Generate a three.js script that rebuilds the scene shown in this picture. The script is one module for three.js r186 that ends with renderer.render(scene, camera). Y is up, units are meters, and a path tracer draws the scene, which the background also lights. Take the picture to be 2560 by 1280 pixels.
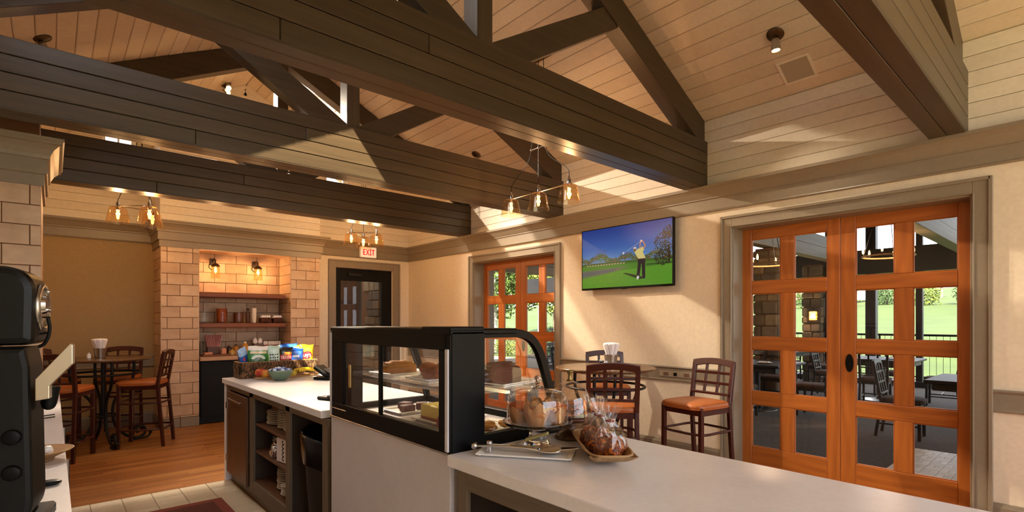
import * as THREE from 'three';
import { mergeGeometries, mergeVertices } from 'three/addons/utils/BufferGeometryUtils.js';
import { RectAreaLightUniformsLib } from 'three/addons/lights/RectAreaLightUniformsLib.js';
import { ImprovedNoise } from 'three/addons/math/ImprovedNoise.js';
import { Sky } from 'three/addons/objects/Sky.js';

// ---------------------------------------------------------------- camera, sky, sun, exposure
const scene = new THREE.Scene();
const renderer = new THREE.WebGLRenderer({ antialias: true });
renderer.toneMapping = THREE.LinearToneMapping;
renderer.toneMappingExposure = 1.12;
renderer.shadowMap.enabled = true;
RectAreaLightUniformsLib.init();
const camera = new THREE.PerspectiveCamera(2 * Math.atan(640 / 1300) * 180 / Math.PI, 2, 0.05, 400);
camera.position.set(0, 1.424, 0);
camera.rotation.y = -41.5 * Math.PI / 180;
camera.setViewOffset(2560, 1280, 0, -163, 2560, 1280);   // shifted lens: verticals stay vertical, horizon below the middle
scene.add(camera);
scene.background = new THREE.Color().setRGB(3.9, 4.1, 4.5);   // bright hazy daylight sky
const SUN = new THREE.Vector3(0.763, -1, -0.5625).normalize();  // the way its light travels
{
  const sun = new THREE.DirectionalLight(new THREE.Color().setRGB(1, 0.86, 0.6), 34);
  sun.name = 'sun'; sun.position.copy(SUN).multiplyScalar(-40); sun.target.position.set(2, 0, -4);
  sun.position.add(sun.target.position); sun.castShadow = true;
  Object.assign(sun.shadow.camera, { left: -25, right: 25, top: 25, bottom: -25, near: 1, far: 90 });
  scene.add(sun, sun.target);
}

// ---------------------------------------------------------------- constants of the place
const XL = -0.74, XR = 4.9, ZB = -8.4, ZT = -8.8, ZF = 2.4, ZA = -8.17;
const WT = 3.42, PITCH = 0.49, RX = 2.08, RY = WT + (XR - RX) * PITCH;   // wall top, roof pitch, ridge
const CT = 0.914;                                                         // counter height
const DX = 5.11;                                                          // plane of the sliding doors
const ceilY = (x) => RY - Math.abs(x - RX) * PITCH;

// ---------------------------------------------------------------- helpers
let seed = 7;
const rnd = (a = 0, b = 1) => { seed = (seed * 1664525 + 1013904223) >>> 0; return a + (b - a) * seed / 4294967296; };
const pick = (a) => a[Math.floor(rnd(0, a.length * 0.9999))];
const V = (x, y, z) => new THREE.Vector3(x, y, z);
const taken = {};
function numbered(n) { if (!(n in taken)) { taken[n] = 0; return n; } taken[n]++; return n + '_' + String(taken[n]).padStart(3, '0'); }
// metric uv: u runs along the grain axis, 1 unit = 1 m
function M(geo, grain = 'x', off = 0) {
  const g = geo.index ? geo.toNonIndexed() : geo, p = g.attributes.position, n = p.count, uv = new Float32Array(n * 2);
  if (!g.attributes.normal) g.computeVertexNormals();
  const a = V(), b = V(), c = V(), m = V(), gi = 'xyz'.indexOf(grain);
  for (let i = 0; i < n; i += 3) {
    a.fromBufferAttribute(p, i); b.fromBufferAttribute(p, i + 1); c.fromBufferAttribute(p, i + 2);
    m.subVectors(b, a).cross(c.clone().sub(a));
    const w = [Math.abs(m.x), Math.abs(m.y), Math.abs(m.z)];
    let k = w.indexOf(Math.max(...w)), o = [0, 1, 2].filter((q) => q !== k);
    if (o.includes(gi)) o = [gi, o.find((q) => q !== gi)];
    [a, b, c].forEach((q, j) => { const t = q.toArray(); uv[(i + j) * 2] = t[o[0]] + off; uv[(i + j) * 2 + 1] = t[o[1]] + off * 0.37; });
  }
  g.setAttribute('uv', new THREE.BufferAttribute(uv, 2));
  for (const k of Object.keys(g.attributes)) if (!['position', 'normal', 'uv'].includes(k)) g.deleteAttribute(k);
  return g;
}
// chamfered box, 44 triangles, centred
function cb(w, h, d, e = 0.003) {
  const H = [w / 2, h / 2, d / 2]; e = Math.min(e, ...H.map((v) => v * 0.6));
  const pos = [], nor = [];
  const poly = (pts) => {
    const n = V().subVectors(pts[1], pts[0]).cross(V().subVectors(pts[2], pts[0])).normalize(), c = V(); pts.forEach((q) => c.add(q));
    if (n.dot(c) < 0) { pts.reverse(); n.negate(); }
    for (let i = 1; i < pts.length - 1; i++) for (const q of [pts[0], pts[i], pts[i + 1]]) { pos.push(q.x, q.y, q.z); nor.push(n.x, n.y, n.z); }
  };
  const P = (k, v) => { const t = [0, 0, 0]; k.forEach((q, i) => { t[q] = v[i]; }); return V(...t); };
  for (let a = 0; a < 3; a++) {
    const b = (a + 1) % 3, c = (a + 2) % 3;
    for (const s of [-1, 1]) {
      poly([[-1, -1], [1, -1], [1, 1], [-1, 1]].map(([i, j]) => P([a, b, c], [s * H[a], i * (H[b] - e), j * (H[c] - e)])));
      for (const t of [-1, 1]) poly([P([a, b, c], [s * H[a], t * (H[b] - e), -(H[c] - e)]), P([a, b, c], [s * H[a], t * (H[b] - e), H[c] - e]), P([a, b, c], [s * (H[a] - e), t * H[b], H[c] - e]), P([a, b, c], [s * (H[a] - e), t * H[b], -(H[c] - e)])]);
    }
  }
  for (const i of [-1, 1]) for (const j of [-1, 1]) for (const k of [-1, 1]) poly([V(i * H[0], j * (H[1] - e), k * (H[2] - e)), V(i * (H[0] - e), j * H[1], k * (H[2] - e)), V(i * (H[0] - e), j * (H[1] - e), k * H[2])]);
  const g = new THREE.BufferGeometry();
  g.setAttribute('position', new THREE.Float32BufferAttribute(pos, 3)); g.setAttribute('normal', new THREE.Float32BufferAttribute(nor, 3));
  return g;
}
const at = (g, x = 0, y = 0, z = 0, rx = 0, ry = 0, rz = 0) => { if (rx) g.rotateX(rx); if (ry) g.rotateY(ry); if (rz) g.rotateZ(rz); return g.translate(x, y, z); };
// box between two corners
function bb(x0, x1, y0, y1, z0, z1, e = 0.003, grain) {
  const w = Math.abs(x1 - x0), h = Math.abs(y1 - y0), d = Math.abs(z1 - z0);
  const gr = grain || (w >= h && w >= d ? 'x' : h >= d ? 'y' : 'z');
  return M(cb(w, h, d, e).translate((x0 + x1) / 2, (y0 + y1) / 2, (z0 + z1) / 2), gr, grain === undefined ? rnd(0, 9) : 0);
}
// straight bar with a rectangular section between two points; 'a' is the section size across, 'b' the other way
function bar(p, q, a, b, e = 0.003, up = V(0, 1, 0)) {
  const d = V().subVectors(q, p), L = d.length(); d.normalize();
  let s = V().crossVectors(up, d); if (s.lengthSq() < 1e-6) s = V(1, 0, 0); s.normalize();
  const t = V().crossVectors(d, s), g = M(cb(a, b, L, e), 'z', rnd(0, 9));
  return g.applyMatrix4(new THREE.Matrix4().makeBasis(s, t, d).setPosition(V().addVectors(p, q).multiplyScalar(0.5)));
}
const tube = (pts, r, seg = 24, rad = 8, closed = false) => new THREE.TubeGeometry(new THREE.CatmullRomCurve3(pts.map((q) => V(...q)), closed, 'centripetal'), seg, r, rad, closed);
const rod = (p, q, r, r2 = r, rad = 10) => { const a = V(...p), b = V(...q), d = V().subVectors(b, a); return new THREE.CylinderGeometry(r2, r, d.length(), rad).applyQuaternion(new THREE.Quaternion().setFromUnitVectors(V(0, 1, 0), d.clone().normalize())).translate((a.x + b.x) / 2, (a.y + b.y) / 2, (a.z + b.z) / 2); };
const lathe = (pts, seg = 32) => new THREE.LatheGeometry(pts.map(([r, y]) => new THREE.Vector2(r, y)), seg);
function ext(pts, depth, bev = 0, holes = [], curve = 8) {
  const s = pts instanceof THREE.Shape ? pts : new THREE.Shape(pts.map(([x, y]) => new THREE.Vector2(x, y)));
  for (const h of holes) s.holes.push(h instanceof THREE.Path ? h : new THREE.Path(h.map(([x, y]) => new THREE.Vector2(x, y))));
  return new THREE.ExtrudeGeometry(s, { depth: depth - 2 * bev, bevelEnabled: bev > 0, bevelThickness: bev, bevelSize: bev, bevelOffset: -bev, bevelSegments: 2, curveSegments: curve }).translate(0, 0, bev);
}
const sph = (r, x, y, z, sx = 1, sy = 1, sz = 1, a = 16, b = 12) => new THREE.SphereGeometry(r, a, b).scale(sx, sy, sz).translate(x, y, z);
// bumpy lump
const PN = new ImprovedNoise();
function lump(r, sx, sy, sz, amp = 0.12, f = 3, s = 0, flat = -1, det = 3) {
  const g = mergeVertices(new THREE.IcosahedronGeometry(1, det).deleteAttribute('uv').deleteAttribute('normal'), 1e-4), p = g.attributes.position, v = V();
  for (let i = 0; i < p.count; i++) {
    v.fromBufferAttribute(p, i); const k = 1 + amp * PN.noise(v.x * f + s, v.y * f + s * 2, v.z * f) + amp * 0.5 * PN.noise(v.x * f * 2.7 + s, v.y * f * 2.7, v.z * f * 2.7 + s);
    v.multiplyScalar(r * k); v.set(v.x * sx, Math.max(v.y * sy, flat), v.z * sz); p.setXYZ(i, v.x, v.y, v.z);
  }
  g.computeVertexNormals(); return g;
}
function merged(list) {
  list = [].concat(list).map((g) => { const q = g.index ? g.toNonIndexed() : g; for (const k of Object.keys(q.attributes)) if (!['position', 'normal', 'uv'].includes(k)) q.deleteAttribute(k); if (!q.attributes.uv) M(q); if (!q.attributes.normal) q.computeVertexNormals(); return q; });
  return list.length > 1 ? mergeGeometries(list) : list[0];
}
function obj(name, geos, m, parent = scene) {
  const o = new THREE.Mesh(merged(geos), m); o.name = parent === scene ? numbered(name) : name;
  o.castShadow = o.receiveShadow = true; parent.add(o); return o;
}
function piece(name, g, m, parent, x = 0, y = 0, z = 0) { const o = new THREE.Mesh(g, m); o.name = name; o.position.set(x, y, z); o.castShadow = o.receiveShadow = true; parent.add(o); return o; }
function tag(o, label, category, group) { o.userData = { ...o.userData, label, category }; if (group) o.userData.group = group; return o; }
function thing(name, label, category, [x, y, z] = [0, 0, 0], turn = 0, group) {
  const o = new THREE.Group(); o.name = numbered(name); o.position.set(x, y, z); o.rotation.y = turn; scene.add(o); return tag(o, label, category, group);
}
function struct(name, label) { const o = new THREE.Group(); o.name = numbered(name); o.userData = { kind: 'structure' }; if (label) o.userData.label = label; scene.add(o); return o; }
function dup(src, [x, y, z], turn, label, group) {
  const r = src.clone(); r.name = numbered(src.name.replace(/_\d{3}$/, '')); r.userData = { ...src.userData, label }; if (group) r.userData.group = group;
  r.position.set(x, y, z); r.rotation.set(0, turn, 0); scene.add(r); return r;
}

// ---------------------------------------------------------------- textures (what surfaces are made of)
function lattice(n, s) { const t = new Float32Array(n * n); let k = s >>> 0; for (let i = 0; i < n * n; i++) { k = (k * 1664525 + 1013904223) >>> 0; t[i] = k / 4294967296; } return t; }
const LT = [lattice(64, 11), lattice(64, 29), lattice(64, 53)];
function vn(u, v, pu, pv, k = 0) {   // value noise, periodic with pu x pv cells over 0..1
  u *= pu; v *= pv; const i = Math.floor(u), j = Math.floor(v), fu = u - i, fv = v - j, su = fu * fu * (3 - 2 * fu), sv = fv * fv * (3 - 2 * fv), L = LT[k % 3];
  const q = (a, b) => L[((((b % pv) + pv) % pv) * 67 + (((a % pu) + pu) % pu) * 3 + k * 131) % 4096];
  return (q(i, j) * (1 - su) + q(i + 1, j) * su) * (1 - sv) + (q(i, j + 1) * (1 - su) + q(i + 1, j + 1) * su) * sv;
}
function dataTex(w, h, f, mx, my, srgb = true) {
  const d = new Uint8Array(w * h * 4);
  for (let j = 0; j < h; j++) for (let i = 0; i < w; i++) { const c = f((i + 0.5) / w, (j + 0.5) / h), o = (j * w + i) * 4, a = Array.isArray(c) ? c : [c, c, c]; for (let k = 0; k < 3; k++) d[o + k] = Math.max(0, Math.min(255, a[k] * 255)); d[o + 3] = 255; }
  const t = new THREE.DataTexture(d, w, h); t.wrapS = t.wrapT = THREE.RepeatWrapping; t.magFilter = THREE.LinearFilter; t.minFilter = THREE.LinearMipmapLinearFilter; t.generateMipmaps = true;
  if (srgb) t.colorSpace = THREE.SRGBColorSpace; t.repeat.set(1 / mx, 1 / my); t.needsUpdate = true; return t;
}
const fb = (u, v, a, b, k = 0) => vn(u, v, a, b, k) * 0.5 + vn(u, v, a * 2, b * 2, k + 1) * 0.3 + vn(u, v, Math.min(63, a * 4), Math.min(63, b * 4), k + 2) * 0.2;
const T = {};
T.wood = dataTex(512, 256, (u, v) => { const w = v + 0.05 * vn(u, v, 3, 4, 1), s = fb(u, w, 2, 16), l = vn(u, w, 4, 60, 2); return 0.72 + 0.2 * s + 0.12 * l - (l > 0.86 ? 0.08 : 0); }, 1.3, 0.3);
T.grain = dataTex(512, 512, (u, v) => { const w = v + 0.09 * vn(u, v, 2, 3, 1), r = Math.sin(w * 60 + 5 * vn(u, v, 2, 3)) * 0.5 + 0.5; return [0.84 + 0.07 * r + 0.1 * vn(u, w, 6, 60, 2), 0.82 + 0.09 * r + 0.1 * vn(u, w, 6, 60, 2), 0.8 + 0.1 * r + 0.1 * vn(u, w, 6, 60, 2)]; }, 1.1, 0.7);
T.plaster = dataTex(256, 256, (u, v) => 0.94 + 0.025 * fb(u, v, 8, 8) + 0.035 * vn(u, v, 60, 60, 1), 1.2, 1.2);
T.clay = dataTex(256, 256, (u, v) => { const s = fb(u, v, 5, 7), t = vn(u, v, 40, 40, 1); return [0.83 + 0.17 * s, 0.78 + 0.2 * s + 0.03 * t, 0.72 + 0.22 * s + 0.05 * t]; }, 0.75, 0.6);
T.carpet = dataTex(256, 256, (u, v) => 0.6 + 0.35 * vn(u, v, 63, 63) + 0.15 * fb(u, v, 4, 4, 1), 0.5, 0.5);
T.granite = dataTex(256, 256, (u, v) => { const a = vn(u, v, 60, 60), b = vn(u, v, 33, 33, 1); return a > 0.72 ? [0.95, 0.86, 0.72] : b > 0.7 ? [0.2, 0.15, 0.12] : [0.5 + 0.2 * b, 0.42 + 0.2 * b, 0.33 + 0.2 * b]; }, 0.35, 0.35);
T.bark = dataTex(256, 256, (u, v) => { const s = vn(u + 0.03 * vn(u, v, 6, 6), v, 40, 9), t = vn(u, v, 60, 24, 1); const k = s > 0.6 ? 1 : s > 0.35 ? 0.62 : 0.34; return [0.6 * k + 0.2 * t, 0.48 * k + 0.18 * t, 0.36 * k + 0.15 * t]; }, 0.22, 0.13);
T.stone = dataTex(256, 256, (u, v) => { const s = fb(u, v, 4, 4), t = fb(u, v, 14, 14, 1); return [0.62 + 0.3 * s + 0.1 * t, 0.58 + 0.28 * s + 0.12 * t, 0.52 + 0.26 * s + 0.12 * t]; }, 0.9, 0.9);
T.crust = dataTex(256, 256, (u, v) => { const s = fb(u, v, 6, 6), t = vn(u, v, 45, 45, 1); return [0.68 + 0.3 * s, 0.55 + 0.32 * s + 0.06 * t, 0.42 + 0.3 * s + 0.1 * t]; }, 0.12, 0.12);
T.nuts = dataTex(256, 256, (u, v) => { const a = vn(u, v, 22, 22), b = vn(u, v, 37, 37, 1); return a > 0.62 ? [0.86, 0.62, 0.3] : b > 0.66 ? [0.62, 0.34, 0.14] : [0.34 + 0.2 * b, 0.17 + 0.1 * b, 0.08]; }, 0.16, 0.16);
T.grass = dataTex(256, 256, (u, v) => { const s = fb(u, v, 5, 5), t = vn(u, v, 60, 60, 1); return [0.7 + 0.25 * s + 0.05 * t, 0.78 + 0.18 * s + 0.06 * t, 0.6 + 0.2 * s]; }, 9, 9);
T.rough = dataTex(256, 256, (u, v) => 0.5 + 0.5 * vn(u, v, 60, 60), 0.12, 0.12, false);
T.saw = dataTex(512, 256, (u, v) => 0.5 + 0.3 * (vn(u, v, 63, 5) - 0.5) + 0.25 * (fb(u, v, 4, 30) - 0.5), 0.5, 0.5, false);
T.ribs = dataTex(64, 64, (u, v) => (Math.abs(((u * 2) % 1) - 0.5) < 0.3 && Math.abs(((v * 4) % 1) - 0.5) < 0.3 ? 0.1 : 1), 0.05, 0.05, false);
T.quartz = dataTex(256, 256, (u, v) => 0.93 + 0.05 * fb(u, v, 6, 6) + 0.02 * vn(u, v, 60, 60, 1), 0.8, 0.8);

const S = (hex, o = {}) => new THREE.MeshStandardMaterial({ color: hex, roughness: 0.7, ...o });
const PH = (hex, o = {}) => new THREE.MeshPhysicalMaterial({ color: hex, roughness: 0.4, ...o });
const mt = {};
mt.wall = S('#e2d2b6', { map: T.plaster, roughness: 0.85, bumpMap: T.rough, bumpScale: 0.0006 });
mt.tan = S('#a3865a', { map: T.plaster, roughness: 0.85, bumpMap: T.rough, bumpScale: 0.0006 });
mt.trim = S('#877964', { map: T.plaster, roughness: 0.42 });
mt.board = ['#e6dac6', '#e2d6c2', '#e9deca'].map((c) => S(c, { map: T.plaster, roughness: 0.6 }));
mt.cboard = ['#dccab0', '#d8c5ab', '#dfceb6'].map((c) => S(c, { map: T.plaster, roughness: 0.6 }));
mt.deck = S('#c2a884', { roughness: 0.9 });
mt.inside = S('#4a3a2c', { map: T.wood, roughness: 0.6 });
mt.beam = [S('#4e402f', { map: T.wood, roughness: 0.36, bumpMap: T.saw, bumpScale: 0.0008 }), S('#493c2c', { map: T.wood, roughness: 0.36, bumpMap: T.saw, bumpScale: 0.0008 }), S('#534432', { map: T.wood, roughness: 0.36, bumpMap: T.saw, bumpScale: 0.0008 })];
mt.door = S('#b86826', { map: T.grain, roughness: 0.42 });
mt.glass = PH('#ffffff', { roughness: 0.01, transmission: 1, thickness: 0, ior: 1.28 });
mt.oak = ['#b8783c', '#ab6b32', '#c38748', '#a0622f'].map((c) => S(c, { map: T.wood, roughness: 0.36 }));
mt.tile = ['#d3b69b', '#caab8e', '#dabfa6'].map((c) => S(c, { map: T.clay, roughness: 0.55 }));
mt.grout = S('#6d4a30', { roughness: 0.95 });
mt.ftile = [S('#cbbca0', { map: T.plaster, roughness: 0.6 }), S('#c4b397', { map: T.plaster, roughness: 0.6 }), S('#d1c3a9', { map: T.plaster, roughness: 0.6 })];
mt.fgrout = S('#8c7d68', { roughness: 0.95 });
mt.quartz = S('#f1eeef', { map: T.quartz, roughness: 0.28 });
mt.panel = S('#cfc9ca', { map: T.quartz, roughness: 0.35 });
mt.cab = S('#7b6a55', { map: T.wood, roughness: 0.5 });
mt.walnut = S('#6b452c', { map: T.wood, roughness: 0.45 });
mt.black = PH('#080808', { roughness: 0.4, specularIntensity: 0.3 });
mt.dome = PH('#ffffff', { roughness: 0.01, transmission: 1, thickness: 0, ior: 1.85 });
mt.satin = PH('#0b0b09', { roughness: 0.5, specularIntensity: 0.35 });
mt.dark = S('#0b0a09', { roughness: 0.8 });
mt.cherry = S('#471a10', { map: T.wood, roughness: 0.3 });
mt.leather = PH('#a45a26', { roughness: 0.38, bumpMap: T.rough, bumpScale: 0.0004 });
mt.iron = S('#16120e', { roughness: 0.5, metalness: 0.4 });
mt.granite = S('#9a8064', { map: T.granite, roughness: 0.25 });
mt.steel = S('#b9b4ac', { roughness: 0.28, metalness: 1 });
mt.chrome = S('#d4d4d6', { roughness: 0.12, metalness: 1 });
mt.bronze = S('#5a4a38', { roughness: 0.35, metalness: 0.9 });
mt.paper = S('#efe7e4', { roughness: 0.9 });
mt.white = S('#efebe4', { roughness: 0.3 });
mt.plate = S('#d9cdbb', { roughness: 0.3 });
mt.amber = PH('#ffeccb', { roughness: 0.01, transmission: 1, thickness: 0, ior: 1.8 });
mt.thick = PH('#ffffff', { roughness: 0.02, transmission: 1, thickness: 0.02, ior: 1.48, attenuationColor: new THREE.Color('#f4efe0'), attenuationDistance: 0.4 });
mt.shelfwood = S('#8a4a22', { map: T.wood, roughness: 0.5 });
mt.ltwood = S('#b98a58', { map: T.wood, roughness: 0.55 });
mt.bark = S('#b9a48c', { map: T.bark, roughness: 0.95, bumpMap: T.bark, bumpScale: 0.012 });
mt.carpet = S('#564b40', { map: T.carpet, roughness: 1 });
mt.stone = [S('#8f7d68', { map: T.stone, roughness: 0.9 }), S('#7a6c5c', { map: T.stone, roughness: 0.9 }), S('#a08c70', { map: T.stone, roughness: 0.9 }), S('#6c6258', { map: T.stone, roughness: 0.9 })];
mt.crust = S('#c9803e', { map: T.crust, roughness: 0.8, bumpMap: T.crust, bumpScale: 0.003 });
mt.choc = S('#5e2a14', { map: T.crust, roughness: 0.75, bumpMap: T.crust, bumpScale: 0.003 });
mt.nuts = S('#e0a870', { map: T.nuts, roughness: 0.5, bumpMap: T.nuts, bumpScale: 0.004 });

// ================================================================ THE SETTING
// profile [[distance from wall, height]...] swept along a wall; n = the way the wall faces; m0/m1: 1 outside mitre, -1 inside, 0 square
function sweep(prof, start, n, len, m0 = 0, m1 = 0) {
  const g = ext(prof, len), p = g.attributes.position;
  for (let i = 0; i < p.count; i++) { const z = p.getZ(i), d = p.getX(i); p.setZ(i, z < 1e-5 ? z - m0 * d : z > len - 1e-5 ? z + m1 * d : z); }
  const t = V().crossVectors(n, V(0, 1, 0)), q = M(g, 'z');
  q.applyMatrix4(new THREE.Matrix4().makeBasis(n, V(0, 1, 0), t).setPosition(V(...start))); q.computeVertexNormals(); return q;
}
const NX = V(-1, 0, 0), PX = V(1, 0, 0), PZ = V(0, 0, 1), NZ = V(0, 0, -1);
const CROWN = [[0, 2.505], [0.03, 2.505], [0.034, 2.512], [0.03, 2.52], [0.024, 2.524], [0.024, 2.628], [0.036, 2.632], [0.036, 2.645], [0.046, 2.66], [0.07, 2.7], [0.09, 2.722], [0.1, 2.728], [0.1, 2.755], [0, 2.755]];
const CROWN_A = [[0, 2.41], [0.016, 2.41], [0.016, 2.492], [0.03, 2.496], [0.034, 2.502], [0.034, 2.6], [0.046, 2.606], [0.05, 2.63], [0.07, 2.67], [0.1, 2.7], [0.118, 2.706], [0.118, 2.722], [0.128, 2.728], [0.128, 2.748], [0, 2.748]];
const RAIL = [[0, 0.795], [0.018, 0.795], [0.022, 0.8], [0.022, 0.808], [0.014, 0.815], [0.014, 0.925], [0.024, 0.93], [0.03, 0.94], [0.026, 0.95], [0, 0.95]];
const BASE = [[0, 0], [0.018, 0], [0.018, 0.14], [0.014, 0.15], [0.01, 0.165], [0, 0.17]];

// ---- floors
{
  const f = struct('floor', 'honey oak strip floor');
  obj('subfloor', [bb(XL - 0.3, 5.3, -0.25, -0.016, ZT - 0.3, ZF + 0.3, 0.003, 'x')], mt.deck, f);
  const rows = 60, w = (-5.2 - ZT) / rows, lens = [0.9, 1.15, 1.4, 1.7], geo = {};
  for (const L of [...lens, 0.5]) geo[L] = [0, 1, 2].map((k) => M(cb(L - 0.001, 0.016, w - 0.0012, 0.0012), 'x', k * 1.7 + L));
  let count = 0; const rest = [];
  for (let r = 0; r < rows; r++) {
    let x = XL + [0, 0.35, 0.7, 0.2][r % 4]; const z = ZT + (r + 0.5) * w;
    if (x > XL) rest.push(bb(XL, x, -0.016, 0, z - w / 2, z + w / 2 - 0.0012, 0.001));
    while (x < XR + 0.35) {
      const L = pick(lens);
      if (count < 295) { piece('plank', pick(geo[L]), pick(mt.oak), f, x + L / 2, -0.008, z); count++; } else rest.push(bb(x, x + L - 0.001, -0.016, 0, z - w / 2, z + w / 2 - 0.0012, 0.001));
      x += L;
    }
  }
  for (let r = 0; r < 126; r++) { let x = 1.2 + [0, 0.4, 0.8][r % 3] - 0.9; const z = -5.2 + (r + 0.5) * 0.06; while (x < XR + 0.3) { const L = pick(lens); if (x + L > 1.2) rest.push(bb(Math.max(1.2, x), Math.min(x + L, XR + 0.4) - 0.001, -0.016, 0, z - 0.03, z + 0.0288, 0.001)); x += L; } }
  const s = obj('plank_field', rest, mt.oak[1], f); s.userData.kind = 'stuff';
  // tiled working aisle
  const ft = struct('floor', 'cream ceramic tile floor of the working aisle');
  obj('mortar_bed', [bb(XL, 1.2, -0.016, -0.004, -5.2, ZF, 0.001, 'x')], mt.fgrout, ft);
  const tg = [0, 1, 2].map((k) => M(cb(0.192, 0.016, 0.192, 0.002), 'x', k * 0.6));
  let n = 0; const far = [];
  for (let j = 0; j < 38; j++) for (let i = 0; i < 10; i++) { const x = 1.106 - i * 0.197, z = -5.1 + j * 0.197; if (n < 190 && i < 7) { piece('floor_tile', pick(tg), pick(mt.ftile), ft, x, -0.008, z); n++; } else far.push(pick(tg).clone().translate(x, -0.008, z)); }
  obj('floor_tile_field', far, mt.ftile[0], ft).userData.kind = 'stuff';
}
// ---- roof: boards, deck, skylight
const SKY = { x0: -0.35, x1: 1.126, z0: -3.868, z1: -2.86 };
{
  const c = struct('ceiling', 'sloping ceiling of cream painted boards');
  const n = 22, dx = (XR - RX) / n, sl = Math.atan(PITCH), bw = dx / Math.cos(sl), z0 = ZT, z1 = ZF;
  const shared = {};
  for (const side of [-1, 1]) for (let i = 0; i < n; i++) {
    const xa = RX + side * i * dx, xb = RX + side * (i + 1) * dx, xm = (xa + xb) / 2, ym = ceilY(xm);
    const segs = (side < 0 && xm > SKY.x0 && xm < SKY.x1) ? [[z0, SKY.z0], [SKY.z1, z1]] : [[z0, z1]];
    for (const [a, b] of segs) {
      const key = side + '_' + (b - a).toFixed(3) + '_' + (i % 3);
      shared[key] ??= M(cb(bw - 0.004, 0.02, b - a, 0.005), 'z', i * 0.9).rotateZ(-side * sl);
      piece('board', shared[key], mt.cboard[i % 3], c, xm + side * 0.01 * Math.sin(sl), ym + 0.01 * Math.cos(sl), (a + b) / 2);
    }
  }
  const deck = (xa, xb, za, zb) => { const L = Math.hypot(xb - xa, ceilY(xb) - ceilY(xa)), xm = (xa + xb) / 2, ym = (ceilY(xa) + ceilY(xb)) / 2; return M(cb(L, 0.16, zb - za, 0.002).rotateZ(Math.atan2(ceilY(xb) - ceilY(xa), xb - xa)).translate(xm, ym + 0.105, (za + zb) / 2), 'z'); };
  obj('roof_deck', [deck(RX, XR + 0.5, ZT - 0.3, ZF + 0.3), deck(XL - 0.4, SKY.x0, ZT - 0.3, ZF + 0.3), deck(SKY.x1, RX, ZT - 0.3, ZF + 0.3), deck(SKY.x0, SKY.x1, ZT - 0.3, SKY.z0), deck(SKY.x0, SKY.x1, SKY.z1, ZF + 0.3), bb(RX - 0.2, RX + 0.2, RY + 0.1, RY + 0.25, ZT - 0.3, ZF + 0.3)], mt.deck, c);
  const w = struct('window_1', 'skylight in the roof slope');
  const tilt = (g) => g;
  const P = (x, z) => V(x, ceilY(x) + 0.2, z);
  obj('skylight_frame', [bar(P(SKY.x0, SKY.z0), P(SKY.x0, SKY.z1), 0.05, 0.05), bar(P(SKY.x1, SKY.z0), P(SKY.x1, SKY.z1), 0.05, 0.05), bar(P(SKY.x0, SKY.z0), P(SKY.x1, SKY.z0), 0.05, 0.05), bar(P(SKY.x0, SKY.z1), P(SKY.x1, SKY.z1), 0.05, 0.05)], mt.white, w);
  const g = new THREE.BufferGeometry(); const q = [P(SKY.x0, SKY.z0), P(SKY.x1, SKY.z0), P(SKY.x1, SKY.z1), P(SKY.x0, SKY.z0), P(SKY.x1, SKY.z1), P(SKY.x0, SKY.z1)];
  g.setAttribute('position', new THREE.Float32BufferAttribute(q.flatMap((v) => v.toArray()), 3)); g.computeVertexNormals();
  obj('pane', [M(g)], mt.glass, w);
}
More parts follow.
